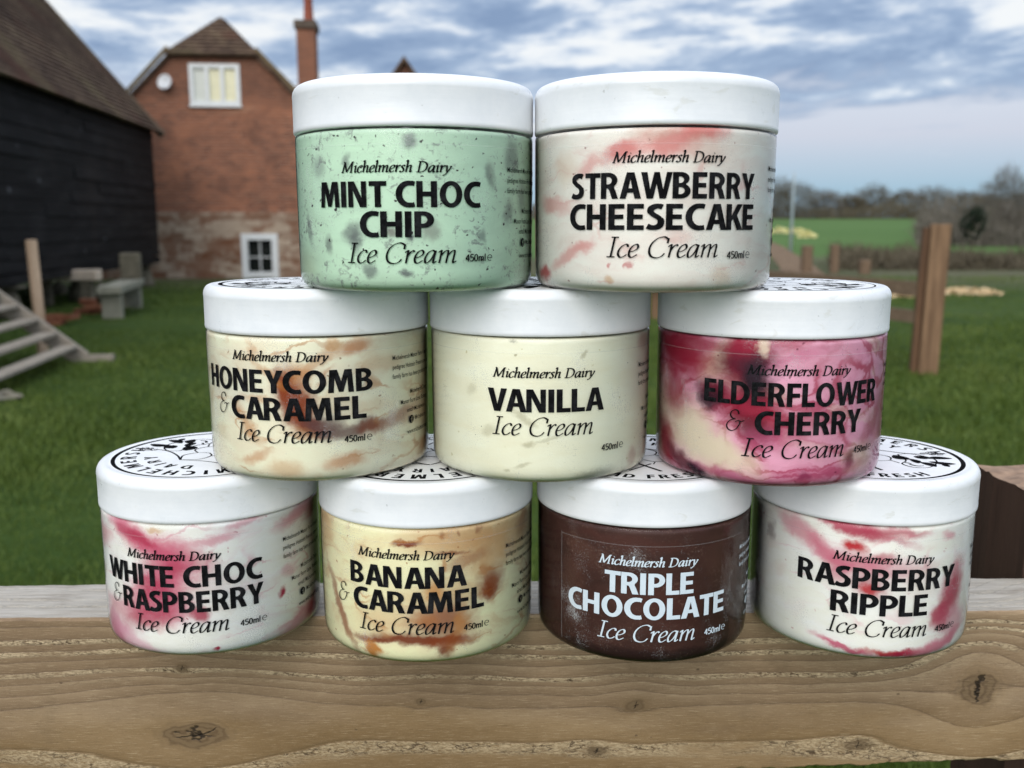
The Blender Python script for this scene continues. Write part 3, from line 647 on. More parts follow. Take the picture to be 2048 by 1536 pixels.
def build_label_mesh():
    bm = bmesh.new()
    z0 = (H_TUB - .2 + .05) / 1000; z1 = z0 + .00005
    n = 96
    ring = [bm.verts.new((.0465 * cos(2 * pi * k / n), .0465 * sin(2 * pi * k / n), z0)) for k in range(n)]
    bm.faces.new(ring).material_index = 0
    for i, p in enumerate(LID_ART):
        vs = [bm.verts.new((x / 1000, y / 1000, z1 + (i % 9) * 2e-6)) for x, y in p]
        try: bm.faces.new(vs).material_index = 1
        except ValueError: pass
    bmesh.ops.recalc_face_normals(bm, faces=bm.faces)
    for f in bm.faces:
        if f.normal.z < 0: f.normal_flip()
    return bm

SMALL = [("Michelmersh Manor Farm A herd of", 0, 0), ("pedigree Holstein Friesian cows on", 0, -4.2), ("family farm has been producing milk", 0, -8.4)]
SMALL2 = [("Michelmersh Dairy", 11.5, -16.5), ("Manor Farm Lane, Romsey", 4.6, -20.7), ("email: Michelmersh", 9.0, -24.9), ("Michelmersh", 15.5, -29.4), ("www.michelmershdairy", 9.0, -35)]

TUBS = {
 # key: position, flavour lines [(text, left mm, baseline mm, width)], ampersand, brand, product, volume, small print, lid turn
 'T1': dict(pos=(-.0425, .4264, 2), fl=[('MINT CHOC', -38.0, 33.6, 69.6), ('CHIP', -18.0, 22.0, 29.6)], br=(-25.8, 47.0), pr=(-24.2, 11.8), vo=(24.8, 12.3), sm=(46.7, 48.0), turn=20,
            label='tub of pale green ice cream flecked with dark chips, on the top row'),
 'T2': dict(pos=(.0617, .4222, 2), fl=[('STRAWBERRY', -42.2, 36.8, 79.5), ('CHEESECAKE', -43.0, 24.8, 81.5)], br=(-23.4, 50.5), pr=(-25.5, 14.2), vo=(24.1, 13.6), sm=(50.4, 48.4), turn=200,
            label='white tub with a soft pink arc below its lid, on the top row'),
 'M1': dict(pos=(-.0920, .4483, 1), fl=[('HONEYCOMB', -52.0, 40.0, 85.2), ('CARAMEL', -33.6, 28.0, 63.0)], amp=(-43.5, 29.5), br=(-31.2, 53.8), pr=(-31.0, 18.3), vo=(19.6, 17.9), sm=(44.1, 51.9), turn=205,
            label='cream tub with a dark caramel streak behind its lettering, on the middle row'),
 'M2': dict(pos=(.0134, .4464, 1), fl=[('VANILLA', -24.8, 32.2, 51.5)], br=(-22.2, 47.1), pr=(-22.8, 22.0), vo=(26.9, 13.8), sm=(51.5, 48.4), turn=90,
            label='tub of plain pale yellow ice cream in the middle of the stack'),
 'M3': dict(pos=(.1205, .4393, 1), fl=[('ELDERFLOWER', -41.3, 36.0, 82.8), ('CHERRY', -18.2, 23.8, 48.0)], amp=(-30.6, 24.8), br=(-22.2, 49.2), pr=(-23.5, 13.9), vo=(27.5, 14.5), sm=(52.5, 49.4), turn=158,
            label='tub of crimson and white marbled ice cream, the reddest of all the tubs'),
 'B1': dict(pos=(-.1496, .4549, 0), fl=[('WHITE CHOC', -42.5, 34.6, 79.4), ('RASPBERRY', -31.4, 22.6, 67.8)], amp=(-40.6, 23.6), br=(-26.4, 47.3), pr=(-24.4, 12.8), vo=(25.7, 13.5), sm=(48.9, 48.9), turn=144,
            label='cream tub with broad rose pink bands, left end of the bottom row'),
 'B2': dict(pos=(-.0417, .4478, 0), fl=[('BANANA', -33.8, 36.8, 55), ('CARAMEL', -32.2, 25.2, 62.4)], amp=(-43.0, 26.2), br=(-28.6, 50.2), pr=(-29.1, 15.4), vo=(20.6, 15.5), sm=(44.0, 49.6), turn=192,
            label='tub of yellow ice cream with brown caramel ripples, standing on the fence rail'),
 'B3': dict(pos=(.0643, .4477, 0), fl=[('TRIPLE', -23.8, 34.0, 40.6), ('CHOCOLATE', -43.0, 22.4, 77.6)], br=(-26.5, 47.0), pr=(-27.0, 11.9), vo=(23.3, 12.9), sm=(46.6, 48.4), turn=-6, white=True,
            label='tub of dark brown chocolate ice cream with white lettering, on the fence rail'),
 'B4': dict(pos=(.1725, .4511, 0), fl=[('RASPBERRY', -45.2, 34.4, 74.0), ('RIPPLE', -29.0, 22.4, 43.5)], br=(-28.9, 47.0), pr=(-30.2, 12.5), vo=(19.9, 13.6), sm=(46.5, 47.6), turn=-19,
            label='white tub with a red ripple down its side, right end of bottom row'),
}

def build_tubs():
    lv, lf = build_lid_mesh()
    lid_me = None; lab_me = None; pot_me = {}
    for key, t in TUBS.items():
        x, y, lev = t['pos']
        root = empty('ice_cream_tub', (x, y, lev * H_TUB / 1000), 0, t['label'], 'ice cream tub', 'ice cream tubs stacked in a pyramid')
        white = t.get('white'); ink = WINK if white else INK
        # pot
        pv, pf = lathe([(r / 1000, z / 1000) for r, z in POT_PROFILE], 144, closed_bottom=True)
        pot = mesh_obj('pot', pv, pf, CLEARD if white else CLEAR, root, True)
        wrap_uv(pot.data, 51.0)
        ic = [(r - .4, max(z, .9) if z > 1 else z + .5) for r, z in POT_PROFILE[:10]] + [(51.25, 61.2), (51.1, 62.8), (50.2, 63.6), (46, 63.9)]
        iv, if_ = lathe([(r / 1000, z / 1000) for r, z in ic], 144, closed_bottom=True, closed_top=True)
        ice = mesh_obj('ice_cream', iv, if_, ice_material(key), root, True)
        wrap_uv(ice.data, 50.0)
        # lid with its printed label
        if lid_me is None:
            lid = mesh_obj('lid', lv, lf, LIDM, root, True); lid_me = lid.data
            lab = bm_obj('lid_label', build_label_mesh(), [PAPER, INK], lid); lab_me = lab.data
        else:
            lid = link(bpy.data.objects.new('lid', lid_me), root)
            lab = link(bpy.data.objects.new('lid_label', lab_me), lid)
        lid.rotation_euler = (RAD(rnd.uniform(-.22, .22)), RAD(rnd.uniform(-.22, .22)), RAD(t['turn']))
        # printing on the pot
        S = Sheet()
        for txt, lx, by, w in t['fl']:
            po, _ = caps_polys(txt, 10.0, w); S.put(po, lx, by)
        S.wrap('flavour_lettering', R_TXT, ink, pot)
        if t.get('amp'):
            S = Sheet(); st, _ = pen_polys('&', ITAL, 9.2, None, (.36, .16, .5), .12); S.strokes(st, t['amp'][0], t['amp'][1] - .3)
            S.wrap('ampersand', R_TXT, ink, pot, 0)
        S = Sheet(); st, _ = pen_polys('Michelmersh Dairy', ITAL, 4.1, 44.2, (.84, .33, .35), .2, 5); S.strokes(st, *t['br'])
        S.wrap('brand_lettering', R_TXT, ink, pot, 0)
        S = Sheet(); st, _ = pen_polys('Ice', ITAL, 7.9, 12.0, (.54, .20, .4), .2); S.strokes(st, *t['pr'])
        st, _ = pen_polys('Cream', ITAL, 7.9, 28.6, (.54, .20, .4), .2); S.strokes(st, t['pr'][0] + 16.0, t['pr'][1])
        S.wrap('product_lettering', R_TXT, ink, pot, 0)
        S = Sheet(); st, _ = pen_polys('450ml', BOOK, 2.9, 9.5, (.80, .68, 0), 0.04, 4); S.strokes(st, *t['vo'])
        st = [[[(a * .40 + 10.2, b * .34 + .1) for a, b in q] for q in ribbon(catmull(s, 4) if len(s) > 2 else s, (.42, .3, 0))] for s in EMARK]
        S.strokes(st, *t['vo'])
        S.wrap('volume_lettering', R_TXT, ink, pot, 0)
        S = Sheet()
        for tx, ox, oy in SMALL + SMALL2: S.put(print_polys(tx, 3.0, .76), t['sm'][0] + ox, t['sm'][1] + oy)
        cx, cy = t['sm'][0] + 12.3, t['sm'][1] - 28.6
        disc = ell(0, 0, 1.9, 1.9, 0, 360, 20)
        fcut = [(.1, -1.9), (.1, -.2), (-.5, -.2), (-.5, .45), (.1, .45), (.1, .9), (.35, 1.3), (1.0, 1.35), (1.0, .8), (.7, .75), (.7, .45), (1.0, .45), (.9, -.2), (.7, -.2), (.7, -1.77)]
        S.put(fill_mesh([disc[:-1], [(a * .9, b * .9) for a, b in fcut]]), cx, cy)
        S.wrap('small_print', R_TXT, ink, pot, 2.5)
build_tubs()

# ------------------------------------------------------------------ fence rail the tubs stand on
KNOTS = [(-163, -64, 30, 13, 1.15), (243, -43, 19, 17, 1.1), (63.6, -49.5, 9, 6, .9), (43, -75, 10, 4.5, .8), (182, -73.5, 13, 5, .9), (-47.5, -46.5, 5, 3, .8), (-168, -27, 6, 4, .7)]
def b_rail(g, i, top=False):
    o = g.node('ShaderNodeTexCoord').outputs['Object']
    mm = g.scale(o, (1000, 1000, 1000))
    x, y, z = g.sep(mm)[0:3]
    z = g.sub(z, g.mul(y, .75))
    pv = g.comb(x, z, 0)
    h = g.add(z, g.mul(g.sub(g.noise(g.scale(pv, (.0035, .016, 0)), 1.0, 3, .5), .5), 19))
    h = g.add(h, g.mul(g.sub(g.noise(g.scale(pv, (.016, .06, 0)), 1.0, 3, .5), .5), 3.0))
    near = None
    for (kx, kz, sx, sz, a) in KNOTS:
        dx_, dz_ = g.sub(x, kx), g.sub(z, kz)
        r2 = g.add(g.m('POWER', g.m('ABSOLUTE', g.mul(dx_, 1 / (sx * 1.9))), 2.0), g.m('POWER', g.m('ABSOLUTE', g.mul(dz_, 1 / (sz * 1.9))), 2.0))
        h = g.sub(h, g.mul(g.mul(dz_, a), g.m('EXPONENT', g.mul(r2, -1))))
    wob = g.noise(g.scale(pv, (.05, .28, 0)), 1.0, 4, .65)
    hh = g.add(h, g.mul(g.sub(wob, .5), 1.6))
    sp = g.noise(g.comb(0, g.mul(h, .03), 0), 1.0, 1)
    ph = g.add(g.add(g.mul(hh, .052), g.mul(g.m('MAXIMUM', g.add(hh, 50), 0.0), .100)), g.mul(sp, 1.3))
    fr = g.m('FRACT', ph)
    ringid = g.m('FLOOR', ph)
    rv = g.node('ShaderNodeTexWhiteNoise', {'W': ringid}, noise_dimensions='1D').outputs['Value']
    base = g.ramp(fr, [(.0, srgb(101, 79, 58)), (.06, srgb(132, 107, 79)), (.40, srgb(148, 123, 94)), (.72, srgb(162, 137, 107)), (.93, srgb(172, 147, 115)), (.965, srgb(111, 89, 65)), (1.0, srgb(76, 58, 41))])
    c0 = base
    # pale torn fibres along the soft side of some rings
    fib = g.noise(g.scale(g.vm('ADD', pv, g.comb(g.mul(z, 1.2), 0, 0)), (.42, 1.5, 0)), 1.0, 4, .7, .8)
    band = g.mul(g.step(fr, .42, .62), g.step(fr, .975, .93))
    on = g.step(rv, .10, .30)
    patch = g.step(g.noise(g.scale(pv, (.012, .05, 0)), 1.0, 2), .30, .50)
    fm = g.mul(g.mul(g.mul(band, on), patch), g.step(fib, .40, .56))
    c = base
    crk = g.voro(g.vm('ADD', g.scale(pv, (.16, .52, 0)), g.scale(g.vm('SUBTRACT', g.noise(g.scale(pv, (.3, .6, 0)), 1.0, 3, .6, 0, True), (.5, .5, .5)), (1.4, 1.4, 0))), 1.0, 'DISTANCE_TO_EDGE')
    cracks = g.mul(g.mul(g.step(crk, .07, .02), g.mul(g.mul(band, on), patch)), g.step(g.noise(g.scale(pv, (.05, .2, 0)), 1.0, 2), .42, .55))
    # olive and warm staining, fine grain lines
    stn = g.noise(g.scale(pv, (.006, .03, 0)), 1.0, 4, .6)
    c = g.mix(g.step(stn, .36, .64), g.mix(.55, c, srgb(150, 126, 86), 'MULTIPLY'), c)
    c = g.mix(.42, c, g.mix(g.step(g.add(z, g.mul(g.sub(g.noise(g.scale(pv, (.01, .04, 0)), 1.0, 3), .5), 40)), -44, -66), srgb(149, 126, 100), srgb(150, 122, 81)))
    fine = g.noise(g.scale(pv, (.10, 2.6, 0)), 1.0, 4, .7)
    c = g.mix(g.step(fine, .42, .32), c, g.mix(.55, c, srgb(71, 54, 36)))
    c = g.mix(g.mul(g.step(fine, .55, .68), .36), c, srgb(231, 207, 169))
    gr = g.noise(g.scale(pv, (.9, 2.2, 0)), 1.0, 3, .75)
    c = g.mix(g.mul(g.step(gr, .58, .74), .34), c, srgb(85, 65, 47))
    c = g.mix(g.mul(g.step(gr, .42, .28), .26), c, srgb(225, 200, 163))
    c = g.mix(g.mul(fm, g.add(.34, g.mul(rv, .42))), c, srgb(231, 207, 169))
    c = g.mix(g.mul(cracks, .85), c, srgb(75, 57, 40))
    saw = g.noise(g.scale(pv, (1.5, .12, 0)), 1.0, 3, .6)
    c = g.mix(g.mul(g.step(saw, .60, .74), .25), c, srgb(104, 84, 63))
    blotch = g.noise(g.scale(pv, (.02, .022, 0)), 1.0, 5, .65)
    c = g.mix(g.mul(g.step(blotch, .56, .72), .35), c, srgb(105, 87, 65))
    c = g.mix(g.mul(g.step(g.voro(g.scale(pv, (.045, .07, 0)), 1.0), .05, .025), .7), c, srgb(75, 57, 42))
    ht = g.add(g.mul(fm, .55), g.mul(fine, .45))
    ht = g.sub(ht, g.mul(cracks, .9))
    ht = g.sub(ht, g.mul(g.step(fr, .93, 1.0), .45))
    for n_, (kx, kz, sx, sz, a) in enumerate(KNOTS):
        q = g.vm('ADD', g.comb(g.mul(g.sub(x, kx), 1 / sx), g.mul(g.sub(z, kz), 1 / sz), 0), g.scale(g.vm('SUBTRACT', g.noise(g.scale(pv, (.06, .1, 0)), 1.0, 3, .6, 0, True), (.5, .5, .5)), (.9, .9, 0)))
        r = g.vm('LENGTH', q)
        rings = g.m('SINE', g.mul(r, 30 if sx > 15 else 16))
        kc = g.mix(g.step(rings, -.4, .8), srgb(144, 118, 85), srgb(119, 97, 70))
        c = g.mix(g.mul(g.step(r, 1.05, .35), .5), c, kc if sx > 15 else srgb(119, 97, 68))
        core = g.step(r, .70, .40)
        c = g.mix(g.mul(core, .62), c, g.mix(g.step(rings, -.2, .9), srgb(111, 91, 67), srgb(90, 70, 50)))
        qx, qz, _ = g.sep(q)[0:3]
        # star checks in the heart of the knot
        if n_ == 0: lines = [(25, .38), (100, .34), (-35, .3)]
        elif n_ == 1: lines = [(86, .52), (96, .3)]
        else: lines = [(80, .4), (20, .25)]
        for (aa, ln) in lines:
            al = g.add(g.mul(qx, cos(RAD(aa))), g.mul(qz, sin(RAD(aa))))
            ac = g.sub(g.mul(qz, cos(RAD(aa))), g.mul(qx, sin(RAD(aa))))
            wv = g.mul(g.sub(g.noise(g.scale(pv, (.12, .12, 0)), 1.0, 3, .6), .5), .22)
            ck = g.mul(g.step(g.m('ABSOLUTE', g.add(ac, wv)), .048, .012), g.step(g.m('ABSOLUTE', g.sub(al, .04)), ln, ln * .7))
            c = g.mix(g.mul(ck, .9), c, srgb(42, 32, 22))
            ht = g.sub(ht, ck)
    if top:  # weathered top face, whitened further: sky light painted into the wood colour
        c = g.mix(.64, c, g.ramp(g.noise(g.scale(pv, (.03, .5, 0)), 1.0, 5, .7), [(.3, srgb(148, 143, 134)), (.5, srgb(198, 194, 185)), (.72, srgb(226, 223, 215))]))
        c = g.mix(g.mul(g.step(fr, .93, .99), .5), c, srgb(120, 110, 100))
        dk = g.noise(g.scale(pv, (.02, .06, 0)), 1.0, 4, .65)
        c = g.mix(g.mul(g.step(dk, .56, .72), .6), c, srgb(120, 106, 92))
    g.put(i['Base Color'], c)
    i['Roughness'].default_value = .62 if not top else .48
    i['Specular IOR Level'].default_value = .25 if not top else .5
    g.put(i['Normal'], g.bump(ht, .55, .0011))
RAILM = principled('rail_wood_face', b_rail)
RAILT = principled('rail_wood_skylit_weathered_top', lambda g, i: b_rail(g, i, True))

def build_rail():
    x0, x1, nx = -.75, .95, 850
    D, Hh = .047, .0848
    rng = random.Random(3)
    def wob(x, s): return sum(a * sin(f * x + s * p) for a, f, p in ((.0005, 21, 1.0), (.0004, 57, 2.3), (.00025, 160, 4.1), (.0002, 333, 1.7)))
    # outline of the section from lower back round the front to upper back: rough, slightly rounded arrises
    verts, faces, fm = [], [], []
    for i in range(nx + 1):
        x = x0 + (x1 - x0) * i / nx
        t = wob(x, 1.0) + rng.uniform(-.00016, .00016); Hh = min(.10, max(.08, .0890 - .0202 * x)); b_ = wob(x, 3.1) + rng.uniform(-.0004, .0004); k = wob(x, 5.7) + rng.uniform(-.0002, .0002)
        sec = [(D + k, -Hh), (.0010 - k, -Hh + b_), (0, -Hh + .0012 + b_), (.0, -.0016 + t), (.0005 + t * .6, -.0005), (.0016 + t, 0), (D - .0012 + k, .0), (D + k, -.0014)]
        verts += [(x, y, z) for y, z in sec]
    m_ = 8
    for i in range(nx):
        for j in range(m_):
            j2 = (j + 1) % m_
            faces.append((i * m_ + j, i * m_ + j2, (i + 1) * m_ + j2, (i + 1) * m_ + j))
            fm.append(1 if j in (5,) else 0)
    faces.append(tuple(range(m_))); fm.append(0)
    faces.append(tuple(reversed(range(nx * m_, nx * m_ + m_)))); fm.append(0)
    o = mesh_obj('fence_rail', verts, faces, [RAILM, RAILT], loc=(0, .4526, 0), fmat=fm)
    bm = bmesh.new(); bm.from_mesh(o.data); bmesh.ops.recalc_face_normals(bm, faces=bm.faces); bm.to_mesh(o.data); bm.free()
    o.rotation_euler = (0, 0, math.atan(.0203))
    tag(o, 'rough sawn brown fence rail with knots carrying the stacked tubs', 'fence rail')
build_rail()

def wood_mat(name, rgb_lo, rgb_hi, axis=2, rough=.75):
    def b(g, i):
        o = g.node('ShaderNodeTexCoord').outputs['Object']
        sc = [26, 26, 26]; sc[axis] = 1.6
        n = g.noise(g.scale(o, tuple(sc)), 1.0, 6, .65, .4)
        c = g.ramp(n, [(.28, rgb_lo), (.72, rgb_hi)])
        f = g.noise(g.scale(o, tuple(k * 6 for k in sc)), 1.0, 4, .7)
        c = g.mix(g.mul(g.step(f, .56, .74), .5), c, tuple(k * .45 for k in rgb_lo[:3]) + (1,))
        g.put(i['Base Color'], c); i['Roughness'].default_value = rough
        i['Specular IOR Level'].default_value = .2
        g.put(i['Normal'], g.bump(g.add(n, g.mul(f, .5)), .4, .002))
    return principled(name, b)
DARKPOST = wood_mat('dark_post_wood', srgb(50, 36, 30), srgb(80, 60, 50))
ENDGRAIN = flat('post_end_grain', srgb(150, 124, 104), .8, .2, .35, 120)
FENCEW = wood_mat('brown_fence_wood', srgb(92, 70, 52), srgb(148, 118, 90))
GREYW = wood_mat('grey_timber', srgb(122, 112, 100), srgb(178, 168, 154), 0)
PALEW = wood_mat('pale_post_wood', srgb(150, 126, 104), srgb(198, 174, 150))

def build_back_post():
    # squared post the rail is fixed to, standing just behind it
    bm = bmesh.new()
    X0, X1, Y0, Y1, Zt = .2885, .405, .507, .5685, .0485
    n = 10
    vs = box(bm, X0, X1, Y0, Y1, GZ, Zt)
    bmesh.ops.subdivide_edges(bm, edges=[e for e in bm.edges if abs(e.verts[0].co.z - Zt) < 1e-6 and abs(e.verts[1].co.z - Zt) < 1e-6], cuts=n, use_grid_fill=True)
    rr = random.Random(5)
    for v in bm.verts:
        if abs(v.co.z - Zt) < 1e-6:
            v.co += Vector((rr.uniform(-.0012, .0005), rr.uniform(-.0005, .0005), rr.uniform(-.0012, .0008)))
    bm.normal_update()
    for f in bm.faces: f.material_index = 1 if f.normal.z > .7 else 0
    o = bm_obj('fence_post', bm, [DARKPOST, ENDGRAIN])
    tag(o, 'dark brown squared post with pale sawn top, just behind the rail', 'fence post')
build_back_post()

# ------------------------------------------------------------------ ground
def b_ground(g, i):
    o = g.node('ShaderNodeNewGeometry').outputs['Position']
    x, y, z = g.sep(o)[0:3]
    n = g.noise(o, .55, 6, .65)
    n2 = g.noise(o, 9, 5, .7)
    lawn = g.ramp(g.add(g.mul(n, .6), g.mul(n2, .4)), [(.32, (.022, .040, .008)), (.5, (.036, .066, .012)), (.68, (.058, .092, .022))])
    dirt = g.noise(g.vm('ADD', o, (14, 3, 0)), .8, 5, .7)
    lawn = g.mix(g.mul(g.step(dirt, .60, .72), .55), lawn, (.085, .075, .045, 1))
    fn = g.noise(g.scale(o, (.02, .05, .02)), 1.0, 5, .6)
    field = g.ramp(fn, [(.3, (.070, .132, .034)), (.7, (.098, .172, .050))])
    rough = g.ramp(g.noise(g.scale(o, (.3, .12, .3)), 1.0, 5, .65), [(.3, (.060, .072, .030)), (.7, (.115, .110, .065))])
    c = g.mix(g.step(g.add(y, g.mul(n, 4)), 19, 25), lawn, rough)
    c = g.mix(g.step(g.add(y, g.mul(g.sub(n, .5), 14)), 31, 38), c, field)
    g.put(i['Base Color'], c)
    i['Roughness'].default_value = .9; i['Specular IOR Level'].default_value = .1
    g.put(i['Normal'], g.bump(n2, .6, .05))
GROUNDM = principled('grass_ground', b_ground)
def build_ground():
    ys = [-6, -2, 0, 1, 2, 3, 4, 5, 6, 7, 8, 10, 12, 14, 17, 20, 24, 27, 32, 40, 55, 80, 110, 150, 190, 230, 300, 600, 1500, 4000]
    xs = [-3000, -600, -200, -90, -50, -30, -20, -14, -10, -7, -5, -3, -1.5, 0, 1.5, 3, 5, 7, 10, 14, 20, 30, 50, 90, 200, 600, 3000]
    r = random.Random(2)
    v = [(x, y, terr(y) + (r.uniform(-.02, .02) if 2 < y < 24 else 0)) for y in ys for x in xs]
    n = len(xs)
    f = [(j * n + i, j * n + i + 1, (j + 1) * n + i + 1, (j + 1) * n + i) for j in range(len(ys) - 1) for i in range(n - 1)]
    o = mesh_obj('ground', v, f, GROUNDM, smooth=True)
    tag(o, kind='structure')
    # sandy track climbing past the far field
    tr = flat('track_earth', srgb(118, 98, 78), .9, .1, .4, 3)
    L = [(1560, 556), (1560, 535), (1535, 505), (1490, 474)]
    R_ = [(1660, 557), (1625, 530), (1568, 494), (1510, 470)]
    pts = []
    for a, b in zip(L, R_):
        for (u, vv) in (a, b):
            # march along the pixel ray to the terrain
            rr = ray(u, vv); t = 5
            while (EYE + rr * t).z > terr((EYE + rr * t).y) + .012 and t < 400: t += .1
            p = EYE + rr * t; pts.append((p.x, p.y, terr(p.y) + .02))
    fcs = [(2 * k, 2 * k + 1, 2 * k + 3, 2 * k + 2) for k in range(len(L) - 1)]
    o = mesh_obj('dirt_track', pts, fcs, tr); tag(o, kind='structure')
build_ground()

def b_grass(g, i):
    o = g.node('ShaderNodeNewGeometry').outputs['Position']
    n = g.noise(o, .9, 6, .7)
    r = g.noise(o, 60, 2, .5)
    c = g.ramp(g.add(g.mul(n, .6), g.mul(r, .4)), [(.3, (.032, .056, .007)), (.46, (.070, .112, .016)), (.60, (.118, .162, .032)), (.74, (.19, .18, .075))])
    g.put(i['Base Color'], c)
    i['Roughness'].default_value = .6; i['Specular IOR Level'].default_value = .25
GRASSM = principled('grass_blades', b_grass)
def build_grass():
    R_ = np.random.default_rng(11)
    N = 420000
    u = R_.random(N)
    y = 1.3 * (24 / 1.3) ** u
    x = (R_.random(N) * 2 - 1) * (y * .62 + 1.2)
    sel = ~((x < -.2 * y) & (y > 22))
    x, y = x[sel], y[sel]; N = len(x)
    # clumped heights
    cl = (np.sin(x * 2.3 + 1.3 * np.sin(y * 1.7)) * np.sin(y * 2.9 + 1.1 * np.sin(x * 2.1)) + 1) / 2
    h = (.018 + .040 * cl * R_.random(N)) * (1 + .02 * y)
    w = .0035 * (1 + .09 * y)
    a = R_.random(N) * 2 * np.pi
    lean = h * (.2 + .8 * R_.random(N)); b = R_.random(N) * 2 * np.pi
    V = np.zeros((N, 3, 3), np.float32)
    V[:, 0] = np.stack([x - np.cos(a) * w, y - np.sin(a) * w, np.full(N, GZ - .01)], 1)
    V[:, 1] = np.stack([x + np.cos(a) * w, y + np.sin(a) * w, np.full(N, GZ - .01)], 1)
    V[:, 2] = np.stack([x + np.cos(b) * lean, y + np.sin(b) * lean, GZ + h], 1)
    me = bpy.data.meshes.new('lawn_grass')
    me.vertices.add(N * 3); me.vertices.foreach_set('co', V.ravel())
    me.loops.add(N * 3); me.loops.foreach_set('vertex_index', np.arange(N * 3, dtype=np.int32))
    me.polygons.add(N); me.polygons.foreach_set('loop_start', np.arange(0, N * 3, 3, dtype=np.int32))
    me.update(); me.validate()
    me.materials.append(GRASSM)
    o = link(bpy.data.objects.new('lawn_grass', me))
    tag(o, 'short green lawn grass growing between the fence and the buildings', 'grass', kind='stuff')
build_grass()

# ------------------------------------------------------------------ brick house
def b_brick(g, i, low=False):
    o = g.node('ShaderNodeTexCoord').outputs['Object']
    x, y, z = g.sep(o)[0:3]
    uvv = g.comb(g.add(x, y), z, 0)
    if not low:
        br = g.node('ShaderNodeTexBrick', {'Vector': uvv, 'Color1': srgb(162, 102, 76), 'Color2': srgb(120, 76, 60), 'Mortar': srgb(166, 140, 122), 'Scale': 1.0, 'Mortar Size': .008, 'Brick Width': .225, 'Row Height': .075}).outputs['Color']
        n = g.noise(o, .9, 6, .65)
        c = g.mix(g.step(n, .45, .68), br, g.mix(.5, br, srgb(182, 122, 92)))
        n2 = g.noise(g.vm('ADD', o, (4, 4, 9)), 1.6, 6, .7)
        c = g.mix(g.mul(g.step(n2, .48, .66), .65), c, srgb(112, 82, 70))
        # brick colour darkens towards the top of the gable
        c = g.mix(g.mul(g.step(g.add(z, g.mul(n, .7)), 3.1, 3.8), .55), c, srgb(112, 80, 66))
        pale = g.noise(g.scale(o, (.7, .7, 3)), 1.0, 4, .6)
        c = g.mix(g.mul(g.step(pale, .58, .72), .3), c, srgb(196, 156, 128))
    else:
        br = g.node('ShaderNodeTexBrick', {'Vector': uvv, 'Color1': srgb(190, 170, 150), 'Color2': srgb(122, 86, 66), 'Mortar': srgb(146, 124, 106), 'Scale': 1.0, 'Mortar Size': .016, 'Brick Width': .46, 'Row Height': .155}).outputs['Color']
        n = g.noise(g.scale(o, (1.5, 1.5, 4.6)), 1.0, 5, .72)
        crs = g.m('SINE', g.mul(z, 13.5))
        n = g.add(n, g.mul(crs, .05))
        c = g.mix(g.step(n, .44, .56), br, srgb(180, 160, 140))
        n2 = g.noise(g.scale(g.vm('ADD', o, (3, 3, 3)), (1.6, 1.6, 2)), 1.0, 5, .65)
        c = g.mix(g.mul(g.step(n2, .48, .58), .75), c, srgb(126, 84, 62))
    g.put(i['Base Color'], c); i['Roughness'].default_value = .9; i['Specular IOR Level'].default_value = .1
    g.put(i['Normal'], g.bump(g.noise(o, 30, 3), .3, .01))
BRICK = principled('red_brick', b_brick)
STONE = principled('stone_and_brick_bands', lambda g, i: b_brick(g, i, True))
def b_tile(g, i):
    o = g.node('ShaderNodeTexCoord').outputs['Object']
    n = g.noise(o, 1.2, 6, .7); n2 = g.noise(o, 7, 5, .7)
    c = g.ramp(g.add(g.mul(n, .5), g.mul(n2, .5)), [(.32, srgb(48, 38, 36)), (.46, srgb(82, 66, 57)), (.58, srgb(112, 94, 78)), (.70, srgb(142, 128, 106))])
    ms = g.noise(g.vm('ADD', o, (7, 7, 1)), .7, 5, .65)
    c = g.mix(g.mul(g.step(ms, .50, .64), .55), c, srgb(112, 100, 76))
    rd = g.noise(g.vm('ADD', o, (2, 9, 5)), .9, 5, .65)
    c = g.mix(g.mul(g.step(rd, .54, .66), .5), c, srgb(96, 64, 54))
    g.put(i['Base Color'], c); i['Roughness'].default_value = .9; i['Specular IOR Level'].default_value = .1
    g.put(i['Normal'], g.bump(n2, .8, .04))
TILE = principled('old_clay_tiles', b_tile)
WHITEP = flat('white_gloss_paint', (.80, .81, .80), .4, .4, .05, 8)
DARKGLASS = flat('dark_window_glass', (.012, .014, .014), .06, .6)
BLIND = flat('cream_pane', srgb(238, 232, 196), .25, .5, .08, 3)  # upper window panes: plain cream here, plain pale grey below
GREYPANE = flat('pale_grey_pane', srgb(222, 224, 214), .25, .5, .08, 3)
CLAY = flat('clay_chimney_pot', srgb(146, 82, 64), .7, .2, .15, 8)
LEAD = flat('dark_mortar_cap', srgb(92, 80, 70), .8, .2, .2, 6)

def tiled_slope(bm, p0, p1, up, length, courses, thick=.035):
    """overlapping courses of tiles from eave line p0-p1 up along 'up'"""
    p0, p1, up = Vector(p0), Vector(p1), Vector(up).normalized()
    nrm = (p1 - p0).cross(up).normalized()
    if nrm.z < 0: nrm = -nrm
    st = length / courses
    for k in range(courses):
        a = up * (st * k); b = up * (st * (k + 1) + .02)
        vs = [bm.verts.new(q) for q in (p0 + a + nrm * thick, p1 + a + nrm * thick, p1 + b, p0 + b, p0 + a - nrm * .02, p1 + a - nrm * .02, p1 + b - nrm * .04, p0 + b - nrm * .04)]
        for f in ((0, 1, 2, 3), (4, 7, 6, 5), (0, 4, 5, 1), (2, 6, 7, 3), (0, 3, 7, 4), (1, 5, 6, 2)): bm.faces.new([vs[q] for q in f])

